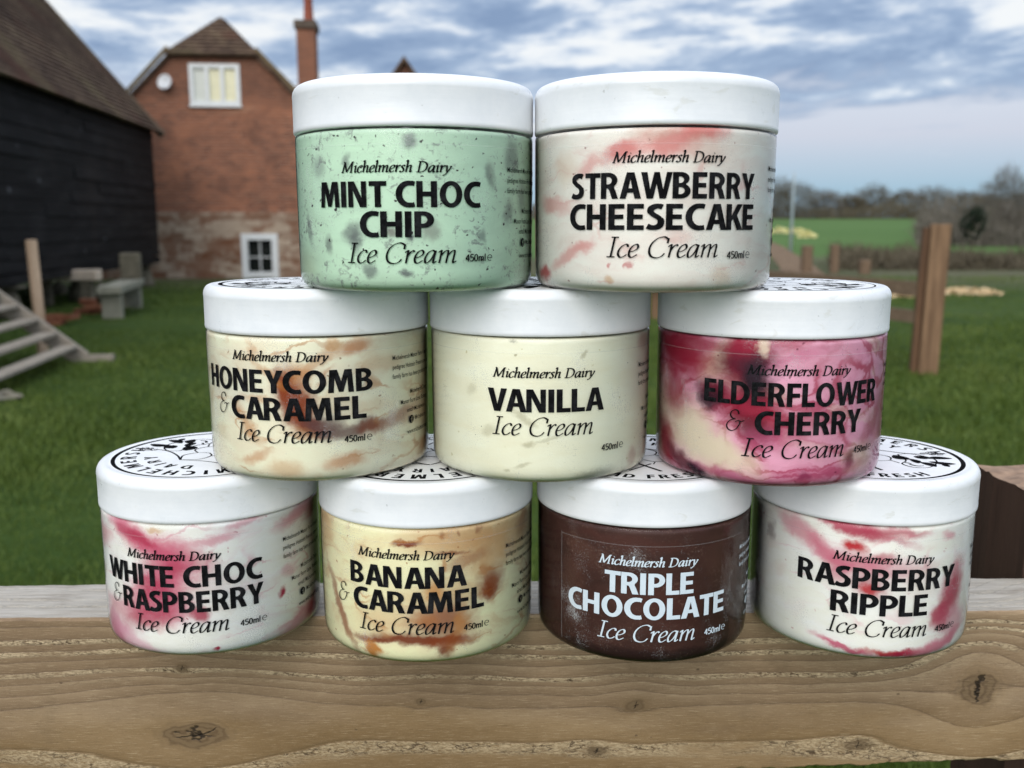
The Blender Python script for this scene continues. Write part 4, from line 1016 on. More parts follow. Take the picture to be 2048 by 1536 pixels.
def build_house():
    root = empty('brick_house', (-7.02, 23.1, 0), RAD(5), 'red brick house with a hipped tiled gable and tall chimney beyond the lawn', 'house')
    W, EZ, AP, HZ = 3.55, 1.55, 5.18, 4.2         # half width, eaves, ridge, foot of the half hip
    hw = (AP - HZ)                                 # 45 degree verges
    D = 10.0
    bm = bmesh.new()
    # gable wall, 0.3 thick, with two openings cut by building it in panels
    def prism(pts, y0=0.0, y1=.3):
        a = [bm.verts.new((x, y0, z)) for x, z in pts]; b = [bm.verts.new((x, y1, z)) for x, z in pts]
        bm.faces.new(a); bm.faces.new(b[::-1])
        for k in range(len(pts)):
            k2 = (k + 1) % len(pts); bm.faces.new((a[k2], a[k], b[k], b[k2]))
    B0 = .49
    wl, wr, wb, wt = -.57, .60, 2.98, 3.92
    half = lambda z: min(W, AP - z)
    prism([(-W, B0), (W, B0), (W, EZ), (half(wb), wb), (-half(wb), wb), (-W, EZ)])
    prism([(-half(wb), wb), (wl, wb), (wl, wt), (-half(wt), wt)])
    prism([(wr, wb), (half(wb), wb), (half(wt), wt), (wr, wt)])
    prism([(-half(wt), wt), (half(wt), wt), (hw, HZ), (-hw, HZ)])
    box(bm, -W, -W + .3, .3, D, GZ - .1, EZ); box(bm, W - .3, W, .3, D, GZ - .1, EZ); box(bm, -W + .3, W - .3, D - .3, D, GZ - .1, EZ)
    bmesh.ops.recalc_face_normals(bm, faces=bm.faces)
    bm_obj('wall', bm, BRICK, root)
    bm = bmesh.new()
    ll, lr, lt = .46, 1.33, -.02
    box(bm, -W - .03, ll, -.04, .3, GZ - .1, B0); box(bm, lr, W + .03, -.04, .3, GZ - .1, B0); box(bm, ll, lr, -.04, .3, lt, B0)
    bm_obj('stone_base', bm, STONE, root)
    # roof: two slopes and the half hip
    bm = bmesh.new()
    s2 = math.sqrt(.5)
    Ls = math.hypot(W + .25, W + .25) ; cut = math.hypot(hw, hw)
    for sx in (-1, 1):
        tiled_slope(bm, (sx * (W + .22), -.12, EZ - .22), (sx * (W + .22), D, EZ - .22), (-sx * s2, 0, s2), (W + .22 - hw) / s2, 30)
        # above the hip foot the slope shortens
        n = 10
        for k in range(n):
            z0, z1 = HZ + hw * k / n, HZ + hw * (k + 1) / n + .015
            y0, y1 = 1.15 * k / n - .06, 1.15 * (k + 1) / n - .06
            pts = [(sx * (AP - z0 + .03), y0), (sx * (AP - z0 + .03), D), (sx * (AP - z1), D), (sx * (AP - z1), y1)]
            vs = [bm.verts.new((p[0], p[1], z)) for p, z in zip(pts, (z0 + .03, z0 + .03, z1, z1))]
            bm.faces.new(vs)
    bmesh.ops.recalc_face_normals(bm, faces=bm.faces)
    roof = bm_obj('roof', bm, TILE, root)
    bm = bmesh.new()
    n = 10
    for k in range(n):
        t0, t1 = k / n, (k + 1) / n + .01
        z0, z1 = HZ - .08 + (hw + .08) * t0, HZ - .08 + (hw + .08) * t1
        y0, y1 = -.16 + 1.28 * t0, -.16 + 1.28 * t1
        w0, w1 = (hw + .1) * (1 - t0), (hw + .1) * max(0, 1 - t1)
        vs = [bm.verts.new(q) for q in ((-w0, y0 - .03, z0 + .03), (w0, y0 - .03, z0 + .03), (w1, y1, z1), (-w1, y1, z1))]
        bm.faces.new(vs)
        vs = [bm.verts.new(q) for q in ((-w0, y0 - .03, z0 + .03), (w0, y0 - .03, z0 + .03), (w0, y0, z0 - .03), (-w0, y0, z0 - .03))]
        bm.faces.new(vs)
    bm_obj('hip', bm, TILE, roof)
    vm_ = flat('verge_mortar', srgb(116, 102, 78), .85, .2, .25, 5)
    for sx in (-1, 1):
        bm = bmesh.new(); beam(bm, (sx * (W + .2), -.10, EZ - .12), (sx * (hw + .02), -.10, HZ + .06), .06, .09)
        bm_obj('verge', bm, vm_, roof)
    # windows
    wf = bmesh.new()
    for a in ((wl, wr, wb, wb + .10), (wl, wr, wt - .10, wt), (wl, wl + .10, wb + .10, wt - .10), (wr - .10, wr, wb + .10, wt - .10), (-.205, -.115, wb + .10, wt - .10), (.145, .235, wb + .10, wt - .10)):
        box(wf, a[0], a[1], -.035, .09, a[2], a[3])
    box(wf, wl - .02, wr + .02, -.06, -.002, wb - .045, wb - .002)
    win = bm_obj('upper_window', wf, WHITEP, root)
    for (a, b, m_) in ((wl + .10, -.205, GREYPANE), (-.115, .145, BLIND), (.235, wr - .10, BLIND)):
        bm = bmesh.new(); box(bm, a, b, .03, .05, wb + .10, wt - .10); bm_obj('pane', bm, m_, win)
    wf = bmesh.new()
    t = .15
    for a in ((ll, lr, lt - t, lt), (ll, ll + t, GZ - .02, lt - t), (lr - t, lr, GZ - .02, lt - t)): box(wf, a[0], a[1], -.075, .09, a[2], a[3])
    for a in ((ll + t, lr - t, GZ + .02, GZ + .16), (ll + t, lr - t, -.60, -.575), (.882, .908, GZ + .16, -.60), (.882, .908, -.575, lt - t)): box(wf, a[0], a[1], -.02, .06, a[2], a[3])
    win = bm_obj('lower_window', wf, WHITEP, root)
    for a in ((ll + t, .882, -.575, lt - t), (.908, lr - t, -.575, lt - t), (ll + t, .882, GZ + .16, -.60), (.908, lr - t, GZ + .16, -.60)):
        bm = bmesh.new(); box(bm, a[0], a[1], .02, .04, a[2], a[3]); bm_obj('pane', bm, DARKGLASS, win)
    # chimney
    bm = bmesh.new()
    cx, cy = 1.84, 3.0
    box(bm, cx - .235, cx + .235, cy - .35, cy + .35, 1.9, 5.30)
    box(bm, cx - .285, cx + .205, cy - .40, cy + .40, 3.72, 3.80)
    ch = bm_obj('chimney', bm, BRICK, root)
    bm = bmesh.new(); box(bm, cx - .29, cx + .29, cy - .42, cy + .42, 5.26, 5.47); bevel(bm, .03, 2)
    bm_obj('chimney_cap', bm, LEAD, ch)
    v, f = lathe([(.14, 0), (.13, .1), (.11, .55), (.13, .6), (.12, .62)], 20, True, True)
    bm_obj('x', bmesh.new(), CLAY) if False else None
    mesh_obj('chimney_pot', v, f, CLAY, ch, True, (cx + .06, cy, 5.471))
    # rear wing whose gable peak shows behind
    bm = bmesh.new()
    px, pz, pd = 4.33, 5.15, 6.0
    for sx in (-1, 1):
        vs = [bm.verts.new(q) for q in ((px, pd - .2, pz), (px, pd + 4, pz), (px + sx * 3.0, pd + 4, pz - 4.2), (px + sx * 3.0, pd - .2, pz - 4.2))]
        bm.faces.new(vs)
        vs = [bm.verts.new(q) for q in ((px, pd - .2, pz), (px + sx * 3.0, pd - .2, pz - 4.2), (px + sx * 3.0, pd - .2, pz - 4.35), (px, pd - .2, pz - .16))]
        bm.faces.new(vs)
    rr = bm_obj('rear_roof', bm, TILE, root)
    bm = bmesh.new()
    a = [(px, pz - .2), (px - 2.8, pz - 4.12), (px - 2.8, GZ - .1), (px + 2.8, GZ - .1), (px + 2.8, pz - 4.12)]
    va = [bm.verts.new((x, pd, z)) for x, z in a]; vb = [bm.verts.new((x, pd + .3, z)) for x, z in a]
    bm.faces.new(va); bm.faces.new(vb[::-1])
    for k in range(5): bm.faces.new((va[(k + 1) % 5], va[k], vb[k], vb[(k + 1) % 5]))
    bmesh.ops.recalc_face_normals(bm, faces=bm.faces)
    bm_obj('rear_wall', bm, BRICK, root)
    return root
build_house()

def build_dish():
    p = at(331, 165, 22.93)
    root = empty('satellite_dish', p, 0, 'round white satellite dish fixed to the brick gable left of the upper window', 'satellite dish')
    v, f = lathe([(.002, 0), (.06, .006), (.12, .025), (.17, .05), (.175, .056), (.17, .058), (.12, .033), (.06, .014), (.002, .008)], 32)
    o = mesh_obj('reflector', v, f, flat('white_dish', (.80, .81, .82), .45, .4), root, True)
    o.rotation_euler = (RAD(78), 0, RAD(-10))
    bm = bmesh.new(); beam(bm, (0, .0, -.02), (0, .22, -.10), .04, .04); beam(bm, (0, -.02, -.15), (0, -.22, -.10), .02, .02)
    bm_obj('bracket', bm, flat('grey_metal', (.3, .3, .31), .5), root)
build_dish()

# ------------------------------------------------------------------ black weatherboarded barn on staddle stones
def b_barn(g, i):
    o = g.node('ShaderNodeTexCoord').outputs['Object']
    n = g.noise(g.scale(o, (1.0, 1.0, 5)), 1.0, 6, .65)
    n2 = g.noise(g.scale(o, (.8, .8, .7)), 1.0, 4, .6)
    c = g.ramp(g.add(g.mul(n, .7), g.mul(n2, .3)), [(.3, (.0015, .0016, .002)), (.5, (.006, .006, .007)), (.75, (.030, .029, .030))])
    c = g.mix(g.mul(g.step(n2, .52, .68), .55), c, (.016, .013, .012, 1))
    sp = g.voro(o, 1.3)
    c = g.mix(g.mul(g.step(sp, .07, .03), .5), c, (.18, .18, .2, 1))
    g.put(i['Base Color'], c); i['Roughness'].default_value = .75; i['Specular IOR Level'].default_value = .15
BARNM = principled('black_weatherboard', b_barn)
BARN_DIR = Vector((-.1085, .9941, 0)); BARN_N = Vector((.9941, .1085, 0))      # along the wall (away), outward
BARN_P = Vector((-7.62, 20.5, 0))
def build_barn():
    L, FZ, EZ = 15.5, -.47, 2.16
    rz = math.atan2(-BARN_N.x * 0 + BARN_DIR.y, BARN_DIR.x) - pi / 2
    root = empty('barn', BARN_P, rz, 'black weatherboarded barn with a steep old tiled roof, raised on stone feet', 'barn')
    # local frame: +y away along the wall, +x outward, wall runs from y = -L to 0
    bm = bmesh.new()
    nb = 13; st = (EZ - FZ) / nb
    rr = random.Random(4)
    for k in range(nb):
        z0 = FZ + st * k
        y = -L
        while y < 0:
            ln = min(rr.uniform(2.2, 4.5), -y)
            if -y - ln < .5: ln = -y
            j = rr.uniform(-.02, .02); t0 = .032 + rr.uniform(-.012, .010)
            vs = [bm.verts.new(q) for q in ((t0, y, z0 + j), (t0, y + ln - .006, z0 + j), (.012, y + ln - .006, z0 + st + .03), (.012, y, z0 + st + .03), (-.02, y, z0 + j), (-.02, y + ln - .006, z0 + j), (-.02, y + ln - .006, z0 + st + .03), (-.02, y, z0 + st + .03))]
            for f in ((0, 1, 2, 3), (4, 7, 6, 5), (0, 4, 5, 1), (2, 6, 7, 3), (0, 3, 7, 4), (1, 5, 6, 2)): bm.faces.new([vs[q] for q in f])
            y += ln
    Wd = 7.2; RZ = EZ + Wd / 2 * math.tan(RAD(50))
    a = [(-.02, FZ), (-Wd, FZ), (-Wd, EZ), (-Wd / 2, RZ - .1), (-.02, EZ)]
    for yy in (-.06, -L + .02):
        va = [bm.verts.new((x, yy, z)) for x, z in a]; vb = [bm.verts.new((x, yy + .06 if yy < -1 else yy + .055, z)) for x, z in a]
        bm.faces.new(va); bm.faces.new(vb[::-1])
        for k in range(5): bm.faces.new((va[(k + 1) % 5], va[k], vb[k], vb[(k + 1) % 5]))
    box(bm, -Wd, -Wd + .05, -L + .1, -.1, FZ, EZ)
    bmesh.ops.recalc_face_normals(bm, faces=bm.faces)
    bm_obj('wall', bm, BARNM, root)
    bm = bmesh.new()
    box(bm, -Wd + .02, .03, -L, -.01, FZ - .14, FZ - .012)
    bm_obj('floor_beam', bm, BARNM, root)
    bm = bmesh.new()
    sl = RAD(50); ln = (Wd / 2 + .28) / cos(sl)
    ov = .20
    for (x0, sgn) in ((ov, -1), (-Wd - ov, 1)):
        z0 = EZ - .05
        tiled_slope(bm, (x0, -L - .2, z0), (x0, .22, z0), (sgn * cos(sl), 0, sin(sl)), ln, 44, .03)
    bmesh.ops.recalc_face_normals(bm, faces=bm.faces)
    roof = bm_obj('roof', bm, TILE, root)
    bm = bmesh.new()
    beam(bm, (ov, .17, EZ - .10), (-Wd / 2, .17, EZ - .10 + (Wd / 2 + ov) * math.tan(sl)), .05, .16)
    bm_obj('bargeboard', bm, flat('weathered_bargeboard', srgb(110, 98, 84), .8, .2, .2, 4), roof)
    return root
build_barn()

STADDLE = flat('lichened_stone', srgb(108, 102, 88), .9, .1, .35, 9)
def build_staddles():
    first = None
    def mk(p, label):
        nonlocal first
        if first is None:
            root = empty('staddle_stone', p, 0, label, 'staddle stone', 'staddle stones under the barn')
            bm = bmesh.new()
            prof = [(.23, 0), (.22, .12), (.17, .30), (.13, .415)]
            v, f = lathe(prof, 10, True, True); mesh_obj('stone_base', v, f, STADDLE, root, True)
            v, f = lathe([(.10, .416), (.26, .43), (.27, .46), (.20, .475), (.12, .483)], 18, True, True); mesh_obj('stone_cap', v, f, STADDLE, root, True)
            bm.free(); first = root
        else:
            root = first.copy(); COL.objects.link(root); root.location = p
            for ch in first.children:
                c = ch.copy(); COL.objects.link(c); c.parent = root
            root['label'] = label
    for s, lb in ((-.45, 'mushroom shaped stone foot under the far corner of the black barn'), (-4.3, 'grey mushroom shaped stone foot under the barn between pale plank and bench'),
                  (-7.4, 'stone foot in shadow under the barn, beside the pale post'), (-10.4, 'stone foot under the barn near the left edge')):
        q = BARN_P + BARN_DIR * s - BARN_N * .22
        mk((q.x, q.y, GZ - .01), lb)
build_staddles()

# ------------------------------------------------------------------ things on the lawn at left
def build_steps():
    e = Vector((-4.14, 8.98, GZ))                       # foot of the far stringer
    up = Vector((-.99, -.13, 0)); al = Vector((.143, -.985, 0))
    root = empty('timber_steps', e, 0, 'weathered grey timber steps with open treads at the left edge', 'steps')
    bm = bmesh.new()
    sl = Vector((up.x * 1.0, up.y * 1.0, .80))
    M = lambda t: sl * t
    bmv = lambda q: bm.verts.new(q)
    for off in (0.0, 2.3):
        o = al * off
        a, b = M(-.02) + o + Vector((0, 0, .03)), M(1.5) + o + Vector((0, 0, .03))
        bm = bmesh.new(); beam(bm, a, b, .05, .16); bm_obj('stringer', bm, GREYW, root)
    bm = bmesh.new(); beam(bm, Vector((.0, 0, .03)), Vector((.30, .03, .03)), .07, .06); bm_obj('foot_board', bm, GREYW, root)
    for k in range(8):
        t = .10 + .165 * k
        c = M(t) + Vector((0, 0, .06))
        bm = bmesh.new()
        a, b = c + al * .03, c + al * 2.27
        q = (b - a); X = q.normalized(); Zv = Vector((0, 0, 1)); Y = Zv.cross(X)
        Mx = Matrix.Translation(a) @ Matrix((X, Y, Zv)).transposed().to_4x4()
        box(bm, 0, q.length, -.075, .075, -.018, .018, Mx); bevel(bm, .006, 1)
        bm_obj('tread', bm, GREYW, root)
    p = at(62, 480, 9.3)
    bm = bmesh.new()
    foot = at(86, 700, 9.25)
    beam(bm, (foot.x, foot.y, GZ), p, .085, .085); bevel(bm, .008, 1)
    o = bm_obj('timber_post', bm, PALEW); tag(o, 'pale upright timber post standing beside the grey steps', 'post')
build_steps()

def build_yard():
    conc = flat('pale_concrete', srgb(138, 136, 122), .85, .2, .2, 6)
    a = at(222, 600, 13.0); b = at(266, 560, 14.9)
    root = empty('stone_bench', (a.x, a.y, GZ), math.atan2(b.y - a.y, b.x - a.x), 'pale stone bench with a tall far end, on the grass by the barn corner', 'bench')
    bm = bmesh.new(); box(bm, -.12, 2.0, -.16, .16, .36, .46); bevel(bm, .015, 2); bm_obj('seat', bm, conc, root)
    for x in (.0, 1.72):
        bm = bmesh.new(); box(bm, x, x + .16, -.13, .13, -.02, .36); bevel(bm, .012, 1); bm_obj('leg', bm, conc, root)
    bm = bmesh.new(); box(bm, 1.72, 1.94, -.15, .15, .461, .86); bevel(bm, .03, 2); bm_obj('end_stone', bm, STADDLE, root)
    a = at(132, 552, 15.2)
    bm = bmesh.new(); box(bm, -.52, .52, -.14, .14, -.07, .10); bevel(bm, .015, 1)
    o = bm_obj('stone_slab', bm, flat('pale_pinkish_stone', srgb(206, 188, 168), .85, .2, .15, 5), loc=(a.x, a.y, a.z)); o.rotation_euler = (0, 0, .1)
    tag(o, 'pale pinkish slab lying under the edge of the black barn', 'slab')
    bm = bmesh.new()
    for (x0, x1) in ((-.40, -.25), (.25, .40)): box(bm, x0, x1, -.10, .10, GZ - a.z, -.071)
    o2 = bm_obj('support', bm, STADDLE, o)
    rr = random.Random(9)
    red = flat('old_red_brick', srgb(128, 84, 64), .9, .1, .3, 6)
    for i, (u, v, Y, s, lb) in enumerate(((112, 652, 12.2, .30, 'heap of old bricks topped by a stone, right of the pale post'), (182, 622, 13.9, .26, 'brown heap of bricks beneath the grey stone foot'))):
        p = at(u, v, Y)
        bm = bmesh.new()
        for k in range(9):
            Mx = Matrix.Translation((rr.uniform(-s, s) * .7, rr.uniform(-s, s) * .5, .035 + .072 * (k // 4))) @ Euler((rr.uniform(-.15, .15), rr.uniform(-.15, .15), rr.uniform(0, 3))).to_matrix().to_4x4()
            box(bm, -.11, .11, -.052, .052, -.035, .035, Mx)
        o = bm_obj('brick_heap', bm, red, loc=(p.x, p.y, GZ)); tag(o, lb, 'brick heap')
build_yard()
def build_stones():
    m_ = flat('rough_field_stone', srgb(128, 122, 108), .9, .1, .4, 5)
    for (u, v, s, q, lb) in ((206, 606, .17, 1.5, 'upright rough grey stone leaning beside the near end of the bench'), (246, 570, .13, 1.0, 'small pale boulder behind the stone bench near the barn'), (118, 590, .20, .8, 'broad low boulder in the shade below the pinkish slab'), (292, 568, .12, 1.9, 'tall thin stone at the corner where barn meets brick house'), (10, 800, .14, .45, 'flat pale stone in the grass below the timber steps')):
        p = ground_at(u, v); rr = random.Random(u); bm = bmesh.new()
        bmesh.ops.create_icosphere(bm, subdivisions=3, radius=1)
        off = [Vector((rr.uniform(-1, 1), rr.uniform(-1, 1), rr.uniform(-1, 1))).normalized() for _ in range(9)]
        for w_ in bm.verts:
            d_ = w_.co.normalized(); k = 1.0
            for o_ in off: k -= max(0, d_.dot(o_) - .62) * .75      # flat hewn facets
            w_.co = Vector((d_.x * k * s, d_.y * k * s * .8, (d_.z * k + .7) * s * q))
        o = bm_obj('rough_stone', bm, m_, loc=(p.x, p.y, GZ - .02)); o.rotation_euler = (rr.uniform(-.1, .1), rr.uniform(-.1, .1), rr.uniform(0, 3))
        tag(o, lb, 'stone', 'loose stones by the barn')
build_stones()

# ------------------------------------------------------------------ fence at right, chips and far posts
def build_right_fence():
    root = empty('post_and_rail_fence', (3.68, 8.28, GZ), 0, 'brown post and rail fence running away from a thick square post at right', 'fence')
    bm = bmesh.new()
    top = at(1880, 449, 8.28); base = ground_at(1868, 745)
    M = Matrix.Rotation(RAD(-14), 4, 'Z')
    b0 = Vector((0, 0, -.1)); t0 = top - Vector((3.68, 8.28, GZ)); t0.y = 0; t0.x = .05
    vs = box(bm, -.08, .08, -.08, .08, -.1, 1.30, M)
    for v in vs:
        if v.co.z > 1: v.co.x += .028; 
    bmesh.ops.recalc_face_normals(bm, faces=bm.faces); bevel(bm, .008, 1)
    bm_obj('post', bm, FENCEW, root)
    bm = bmesh.new(); vs = box(bm, -.135, -.085, -.02, .09, -.1, 1.27, M)
    for v in vs:
        if v.co.z > 1: v.co.x += .028
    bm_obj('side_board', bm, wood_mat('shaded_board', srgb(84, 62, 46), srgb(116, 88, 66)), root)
    RW = wood_mat('weathered_rail', srgb(96, 80, 64), srgb(134, 114, 94), 0)
    dirv = Vector((-.81, 2.22, 0)).normalized()
    for (z, w) in ((.735, .13), (.49, .11)):
        bm = bmesh.new(); beam(bm, Vector((-.10, .05, z)), Vector((-.10, .05, z)) + dirv * 5.2, .04, w); bm_obj('rail', bm, RW, root)
    for s in (2.6, 5.0):
        bm = bmesh.new(); q = Vector((-.04, .05, 0)) + dirv * s; box(bm, q.x + .0, q.x + .11, q.y - .055, q.y + .055, -.1, .85); bm_obj('post', bm, FENCEW, root)
build_right_fence()

def build_far_posts():
    first = None
    wm = wood_mat('far_post_wood', srgb(92, 76, 60), srgb(130, 108, 88))
    for (u, v0, v1, lb) in ((1612, 492, 546, 'stout brown post in the distance at the end of the sandy track'), (1667, 490, 546, 'thin brown post in the distance, right of the stout one'), (1728, 520, 548, 'short brown stump in the rough grass beyond the fence'), (1575, 540, 552, 'lowest stub of wood at the foot of the sandy track')):
        p = ground_at(u, v1); h = (v1 - v0) / FPX * p.y
        bm = bmesh.new(); w = .13 if u != 1667 else .10
        box(bm, -w, w, -w, w, -.1, h); bevel(bm, .02, 1)
        o = bm_obj('far_post', bm, wm, loc=(p.x, p.y, GZ)); tag(o, lb, 'post', 'far posts beside the track')
    p = at(1584, 440, 40)
    v, f = lathe([(.07, 0), (.06, 3.0), (.05, 3.3)], 10, True, True)
    o = mesh_obj('thin_pole', v, f, flat('galvanised_pole', srgb(168, 180, 188), .5, .4), loc=(p.x, 40, terr(40)), smooth=True)
    tag(o, 'thin pale grey pole standing alone in front of the far field', 'pole')
build_far_posts()

def flakes(bm, n, rx, ry, h, size, rr):
    for k in range(n):
        a = rr.uniform(0, 2 * pi); q = math.sqrt(rr.random())
        x, y = rx * q * cos(a), ry * q * sin(a); z = h * (1 - q * q) * rr.uniform(.3, 1)
        Mx = Matrix.Translation((x, y, z)) @ Euler((rr.uniform(-1, 1), rr.uniform(-1, 1), rr.uniform(0, 6))).to_matrix().to_4x4()
        s = size * rr.uniform(.5, 1.4)
        vs = [bm.verts.new(Mx @ Vector(p)) for p in ((-s, -s * .4, 0), (s, -s * .3, 0), (s * .8, s * .4, .004), (-s, s * .4, .006))]
        bm.faces.new(vs)
def build_chips():
    m_ = flat('fresh_wood_chips', srgb(216, 190, 150), .8, .2, .2, 12)
    for (u, v, rx, ry, lb) in ((1935, 588, .62, .55, 'pale heap of fresh wood chips on the grass, right of the square post'), (1800, 592, .40, .5, 'scatter of pinkish wood chips left of the square post')):
        p = ground_at(u, v); rr = random.Random(u); bm = bmesh.new()
        flakes(bm, 700, rx, ry, .10, .035, rr)
        o = bm_obj('wood_chip_heap', bm, m_, loc=(p.x, p.y, GZ + .02)); tag(o, lb, 'wood chip heap')
    m2 = flat('straw', srgb(220, 214, 160), .9, .1, .2, 4)
    for (u, v, Y, r, lb) in ((1560, 452, 75, .9, 'pale yellow straw heap, nearest the tubs in the far field'), (1592, 454, 75, .8, 'pale yellow straw heap, second along in the far field'), (1614, 466, 62, .55, 'small pale yellow straw heap, lowest in the far field')):
        p = at(u, v, Y); rr = random.Random(u); bm = bmesh.new(); flakes(bm, 260, r, r, .35, .16, rr)
        o = bm_obj('straw_heap', bm, m2, loc=(p.x, Y, terr(Y) + .03)); tag(o, lb, 'straw heap', 'straw heaps in the far field')
build_chips()

# ------------------------------------------------------------------ bare trees, scrub and hedge
TWIG = flat('bare_twigs', (.125, .105, .072), .9, .1, .3, .6)
TWIG2 = flat('pale_bare_twigs', (.150, .132, .108), .9, .1, .3, .6)
BARK = flat('grey_bark', (.10, .085, .07), .9, .1, .25, 4)
IVY = flat('dark_ivy', (.018, .032, .018), .6, .3, .4, 6)
def twig_crown(name, mat, parent, n, rx, ry, rz, cz, w, ln, seed, hollow=.25):
    R_ = np.random.default_rng(seed)
    d_ = R_.normal(size=(n, 3)); d_ /= np.linalg.norm(d_, axis=1)[:, None]
    q = (hollow + (1 - hollow) * R_.random(n) ** .6)[:, None]
    lump = 1 + .22 * np.sin(d_[:, :1] * 5 + seed) * np.sin(d_[:, 2:3] * 6 + seed * 2)
    c = d_ * q * lump * np.array([rx, ry, rz]) + np.array([0, 0, cz])
    dirv = d_ * np.array([rx, ry, rz]) / max(rx, rz) + R_.normal(size=(n, 3)) * .45 + np.array([0, 0, .25])
    dirv /= np.linalg.norm(dirv, axis=1)[:, None]
    L_ = ln * (.4 + R_.random(n))[:, None]
    s = np.cross(dirv, R_.normal(size=(n, 3))); s /= np.linalg.norm(s, axis=1)[:, None] + 1e-9
    V = np.stack([c - s * w, c + s * w, c + dirv * L_], 1).reshape(-1, 3).astype(np.float32)
    me = bpy.data.meshes.new(name)
    me.vertices.add(n * 3); me.vertices.foreach_set('co', V.ravel())
    me.loops.add(n * 3); me.loops.foreach_set('vertex_index', np.arange(n * 3, dtype=np.int32))
    me.polygons.add(n); me.polygons.foreach_set('loop_start', np.arange(0, n * 3, 3, dtype=np.int32))
    me.update(); me.materials.append(mat)
    return link(bpy.data.objects.new(name, me), parent)
def trunk_mesh(h, r, spread, seed, limbs=9):
    rr = random.Random(seed); bm = bmesh.new()
    def limb(a, b, r0, r1, n=5):
        a, b = Vector(a), Vector(b); q = (b - a).to_track_quat('Z', 'X').to_matrix()
        A = [bm.verts.new(a + q @ Vector((r0 * cos(2 * pi * k / n), r0 * sin(2 * pi * k / n), 0))) for k in range(n)]
        B = [bm.verts.new(b + q @ Vector((r1 * cos(2 * pi * k / n), r1 * sin(2 * pi * k / n), 0))) for k in range(n)]
        for k in range(n): bm.faces.new((A[k], A[(k + 1) % n], B[(k + 1) % n], B[k]))
    limb((0, 0, -.2), (0, 0, h * .35), r, r * .75); limb((0, 0, h * .35), (rr.uniform(-.1, .1) * spread, 0, h * .8), r * .75, r * .2)
    for k in range(limbs):
        z = h * rr.uniform(.25, .6); a = rr.uniform(0, 6.28); l = spread * rr.uniform(.5, .95)
        m1 = (cos(a) * l * .5, sin(a) * l * .5, z + h * .15); m2 = (cos(a + .2) * l, sin(a + .2) * l, z + h * rr.uniform(.2, .42))
        limb((0, 0, z), m1, r * .4, r * .25); limb(m1, m2, r * .25, r * .06)
    return bm
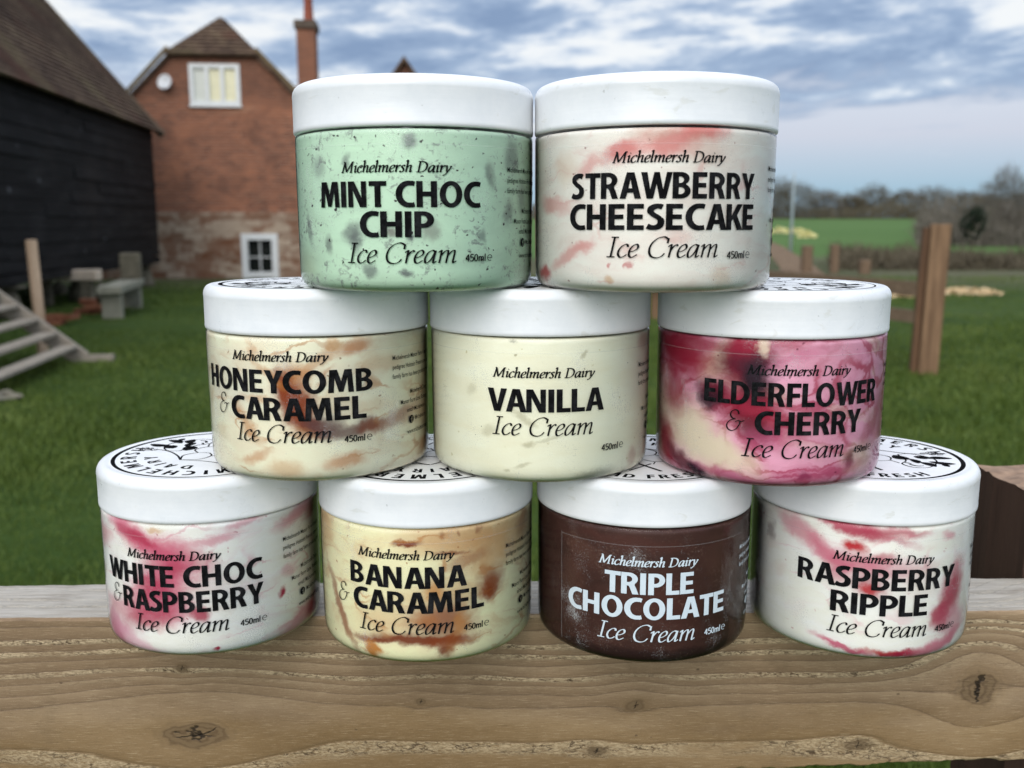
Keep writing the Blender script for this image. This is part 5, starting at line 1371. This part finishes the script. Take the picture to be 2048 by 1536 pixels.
def build_trees():
    protos = []
    spec = [(1538, 372, 448, 52, 'tall rounded bare tree'), (1585, 378, 448, 46, ''), (1648, 394, 446, 34, ''), (1700, 402, 446, 26, ''), (1744, 384, 446, 36, ''), (1806, 392, 446, 34, ''), (1862, 386, 446, 44, ''), (1928, 396, 448, 36, ''), (1975, 404, 450, 34, ''), (1500, 390, 448, 40, ''), (2040, 398, 450, 40, '')]
    names_ = ['round bare tree on the skyline, first one right of the strawberry tub', 'broad bare tree on the skyline, tallest right of the top tub', 'small bare tree on the skyline between two taller crowns', 'low thin bare tree on the skyline, lowest of the row', 'dome shaped bare tree standing clear on the skyline', 'bare skyline tree left of the widest pale crown', 'widest pale bare crown on the skyline, above the square post', 'dark rounded bare tree on the skyline right of the square post', 'low bare tree on the skyline beside the near bare tree', 'bare skyline tree mostly behind the strawberry tub', 'bare skyline tree at the right edge of the picture']
    for i, (u, vt, vb, hw, _) in enumerate(spec):
        Y = 225 + (i * 37 % 17)
        p = at(u, vb, Y); h = (vb - vt) / FPX * Y * 1.02; r = hw / FPX * Y
        root = empty('bare_tree', (p.x, Y, terr(Y)), (i * 1.7) % 6, names_[i], 'tree', 'bare trees along the skyline')
        mat = TWIG2 if i in (6, 2) else TWIG
        bm_obj('trunk', trunk_mesh(h, .28, r, i), BARK, root)
        twig_crown('crown', mat, root, 2600, r, r, h * .42, h * .58, .045, 1.3, i + 3)
    # scrub belt below the skyline trees: nobody could count it
    R_ = np.random.default_rng(5)
    o = None
    for (name, mat, Y0, Y1, x0f, x1f, n, h, lb, w, ln) in (('far_scrub', TWIG, 222, 246, -.12, .75, 46000, 4.6, 'brown belt of bare scrub below the skyline trees', .07, 1.5),
                                                  ('rough_hedge', TWIG, 27, 33, .335, .64, 14000, .80, 'brown tangled hedge between the lawn and the far field', .022, .4),
                                                  ('right_thicket', TWIG2, 45, 75, .425, .64, 15000, 2.6, 'bare brown thicket behind the hedge at the right edge', .03, .9)):
        y = Y0 + (Y1 - Y0) * R_.random(n); x = y * (x0f + (x1f - x0f) * R_.random(n))
        env = .62 + .38 * np.sin(x * (1.1 if Y0 < 100 else .16)) * np.sin(x * (.43 if Y0 < 100 else .07) + 1)
        z = np.array([terr(q) for q in y]) + h * env * R_.random(n) ** 1.3 - (.25 if Y0 < 100 else 1.0)
        c = np.stack([x, y, z], 1); dv = R_.normal(size=(n, 3)) * .5 + np.array([0, 0, .9]); dv /= np.linalg.norm(dv, axis=1)[:, None]
        s = np.cross(dv, R_.normal(size=(n, 3))); s /= np.linalg.norm(s, axis=1)[:, None]
        L_ = ln * (.4 + R_.random(n))[:, None]
        V = np.stack([c - s * w, c + s * w, c + dv * L_], 1).reshape(-1, 3).astype(np.float32)
        me = bpy.data.meshes.new(name); me.vertices.add(n * 3); me.vertices.foreach_set('co', V.ravel())
        me.loops.add(n * 3); me.loops.foreach_set('vertex_index', np.arange(n * 3, dtype=np.int32))
        me.polygons.add(n); me.polygons.foreach_set('loop_start', np.arange(0, n * 3, 3, dtype=np.int32))
        me.update(); me.materials.append(mat)
        o = link(bpy.data.objects.new(name, me)); tag(o, lb, 'scrub', kind='stuff')
    # nearer trees at right
    Y = 48; p = at(2004, 500, Y)
    root = empty('bare_tree', (p.x, Y, terr(Y)), 0, 'pale thin bare tree rising above the hedge at far right', 'tree')
    bm_obj('trunk', trunk_mesh(3.0, .09, 1.1, 41, 12), flat('pale_bark', (.2, .18, .15), .9), root)
    twig_crown('crown', TWIG2, root, 2600, 1.25, 1.1, 1.5, 2.2, .010, .55, 77)
    Y = 46; p = at(1943, 500, Y)
    root = empty('ivy_clad_tree', (p.x, Y, terr(Y)), 0, 'dark evergreen ivy clad stump right of the square post', 'tree')
    bm_obj('trunk', trunk_mesh(1.6, .10, .4, 42, 5), BARK, root)
    twig_crown('crown', IVY, root, 2600, .55, .5, .78, 1.15, .06, .16, 78, .1)
build_trees()
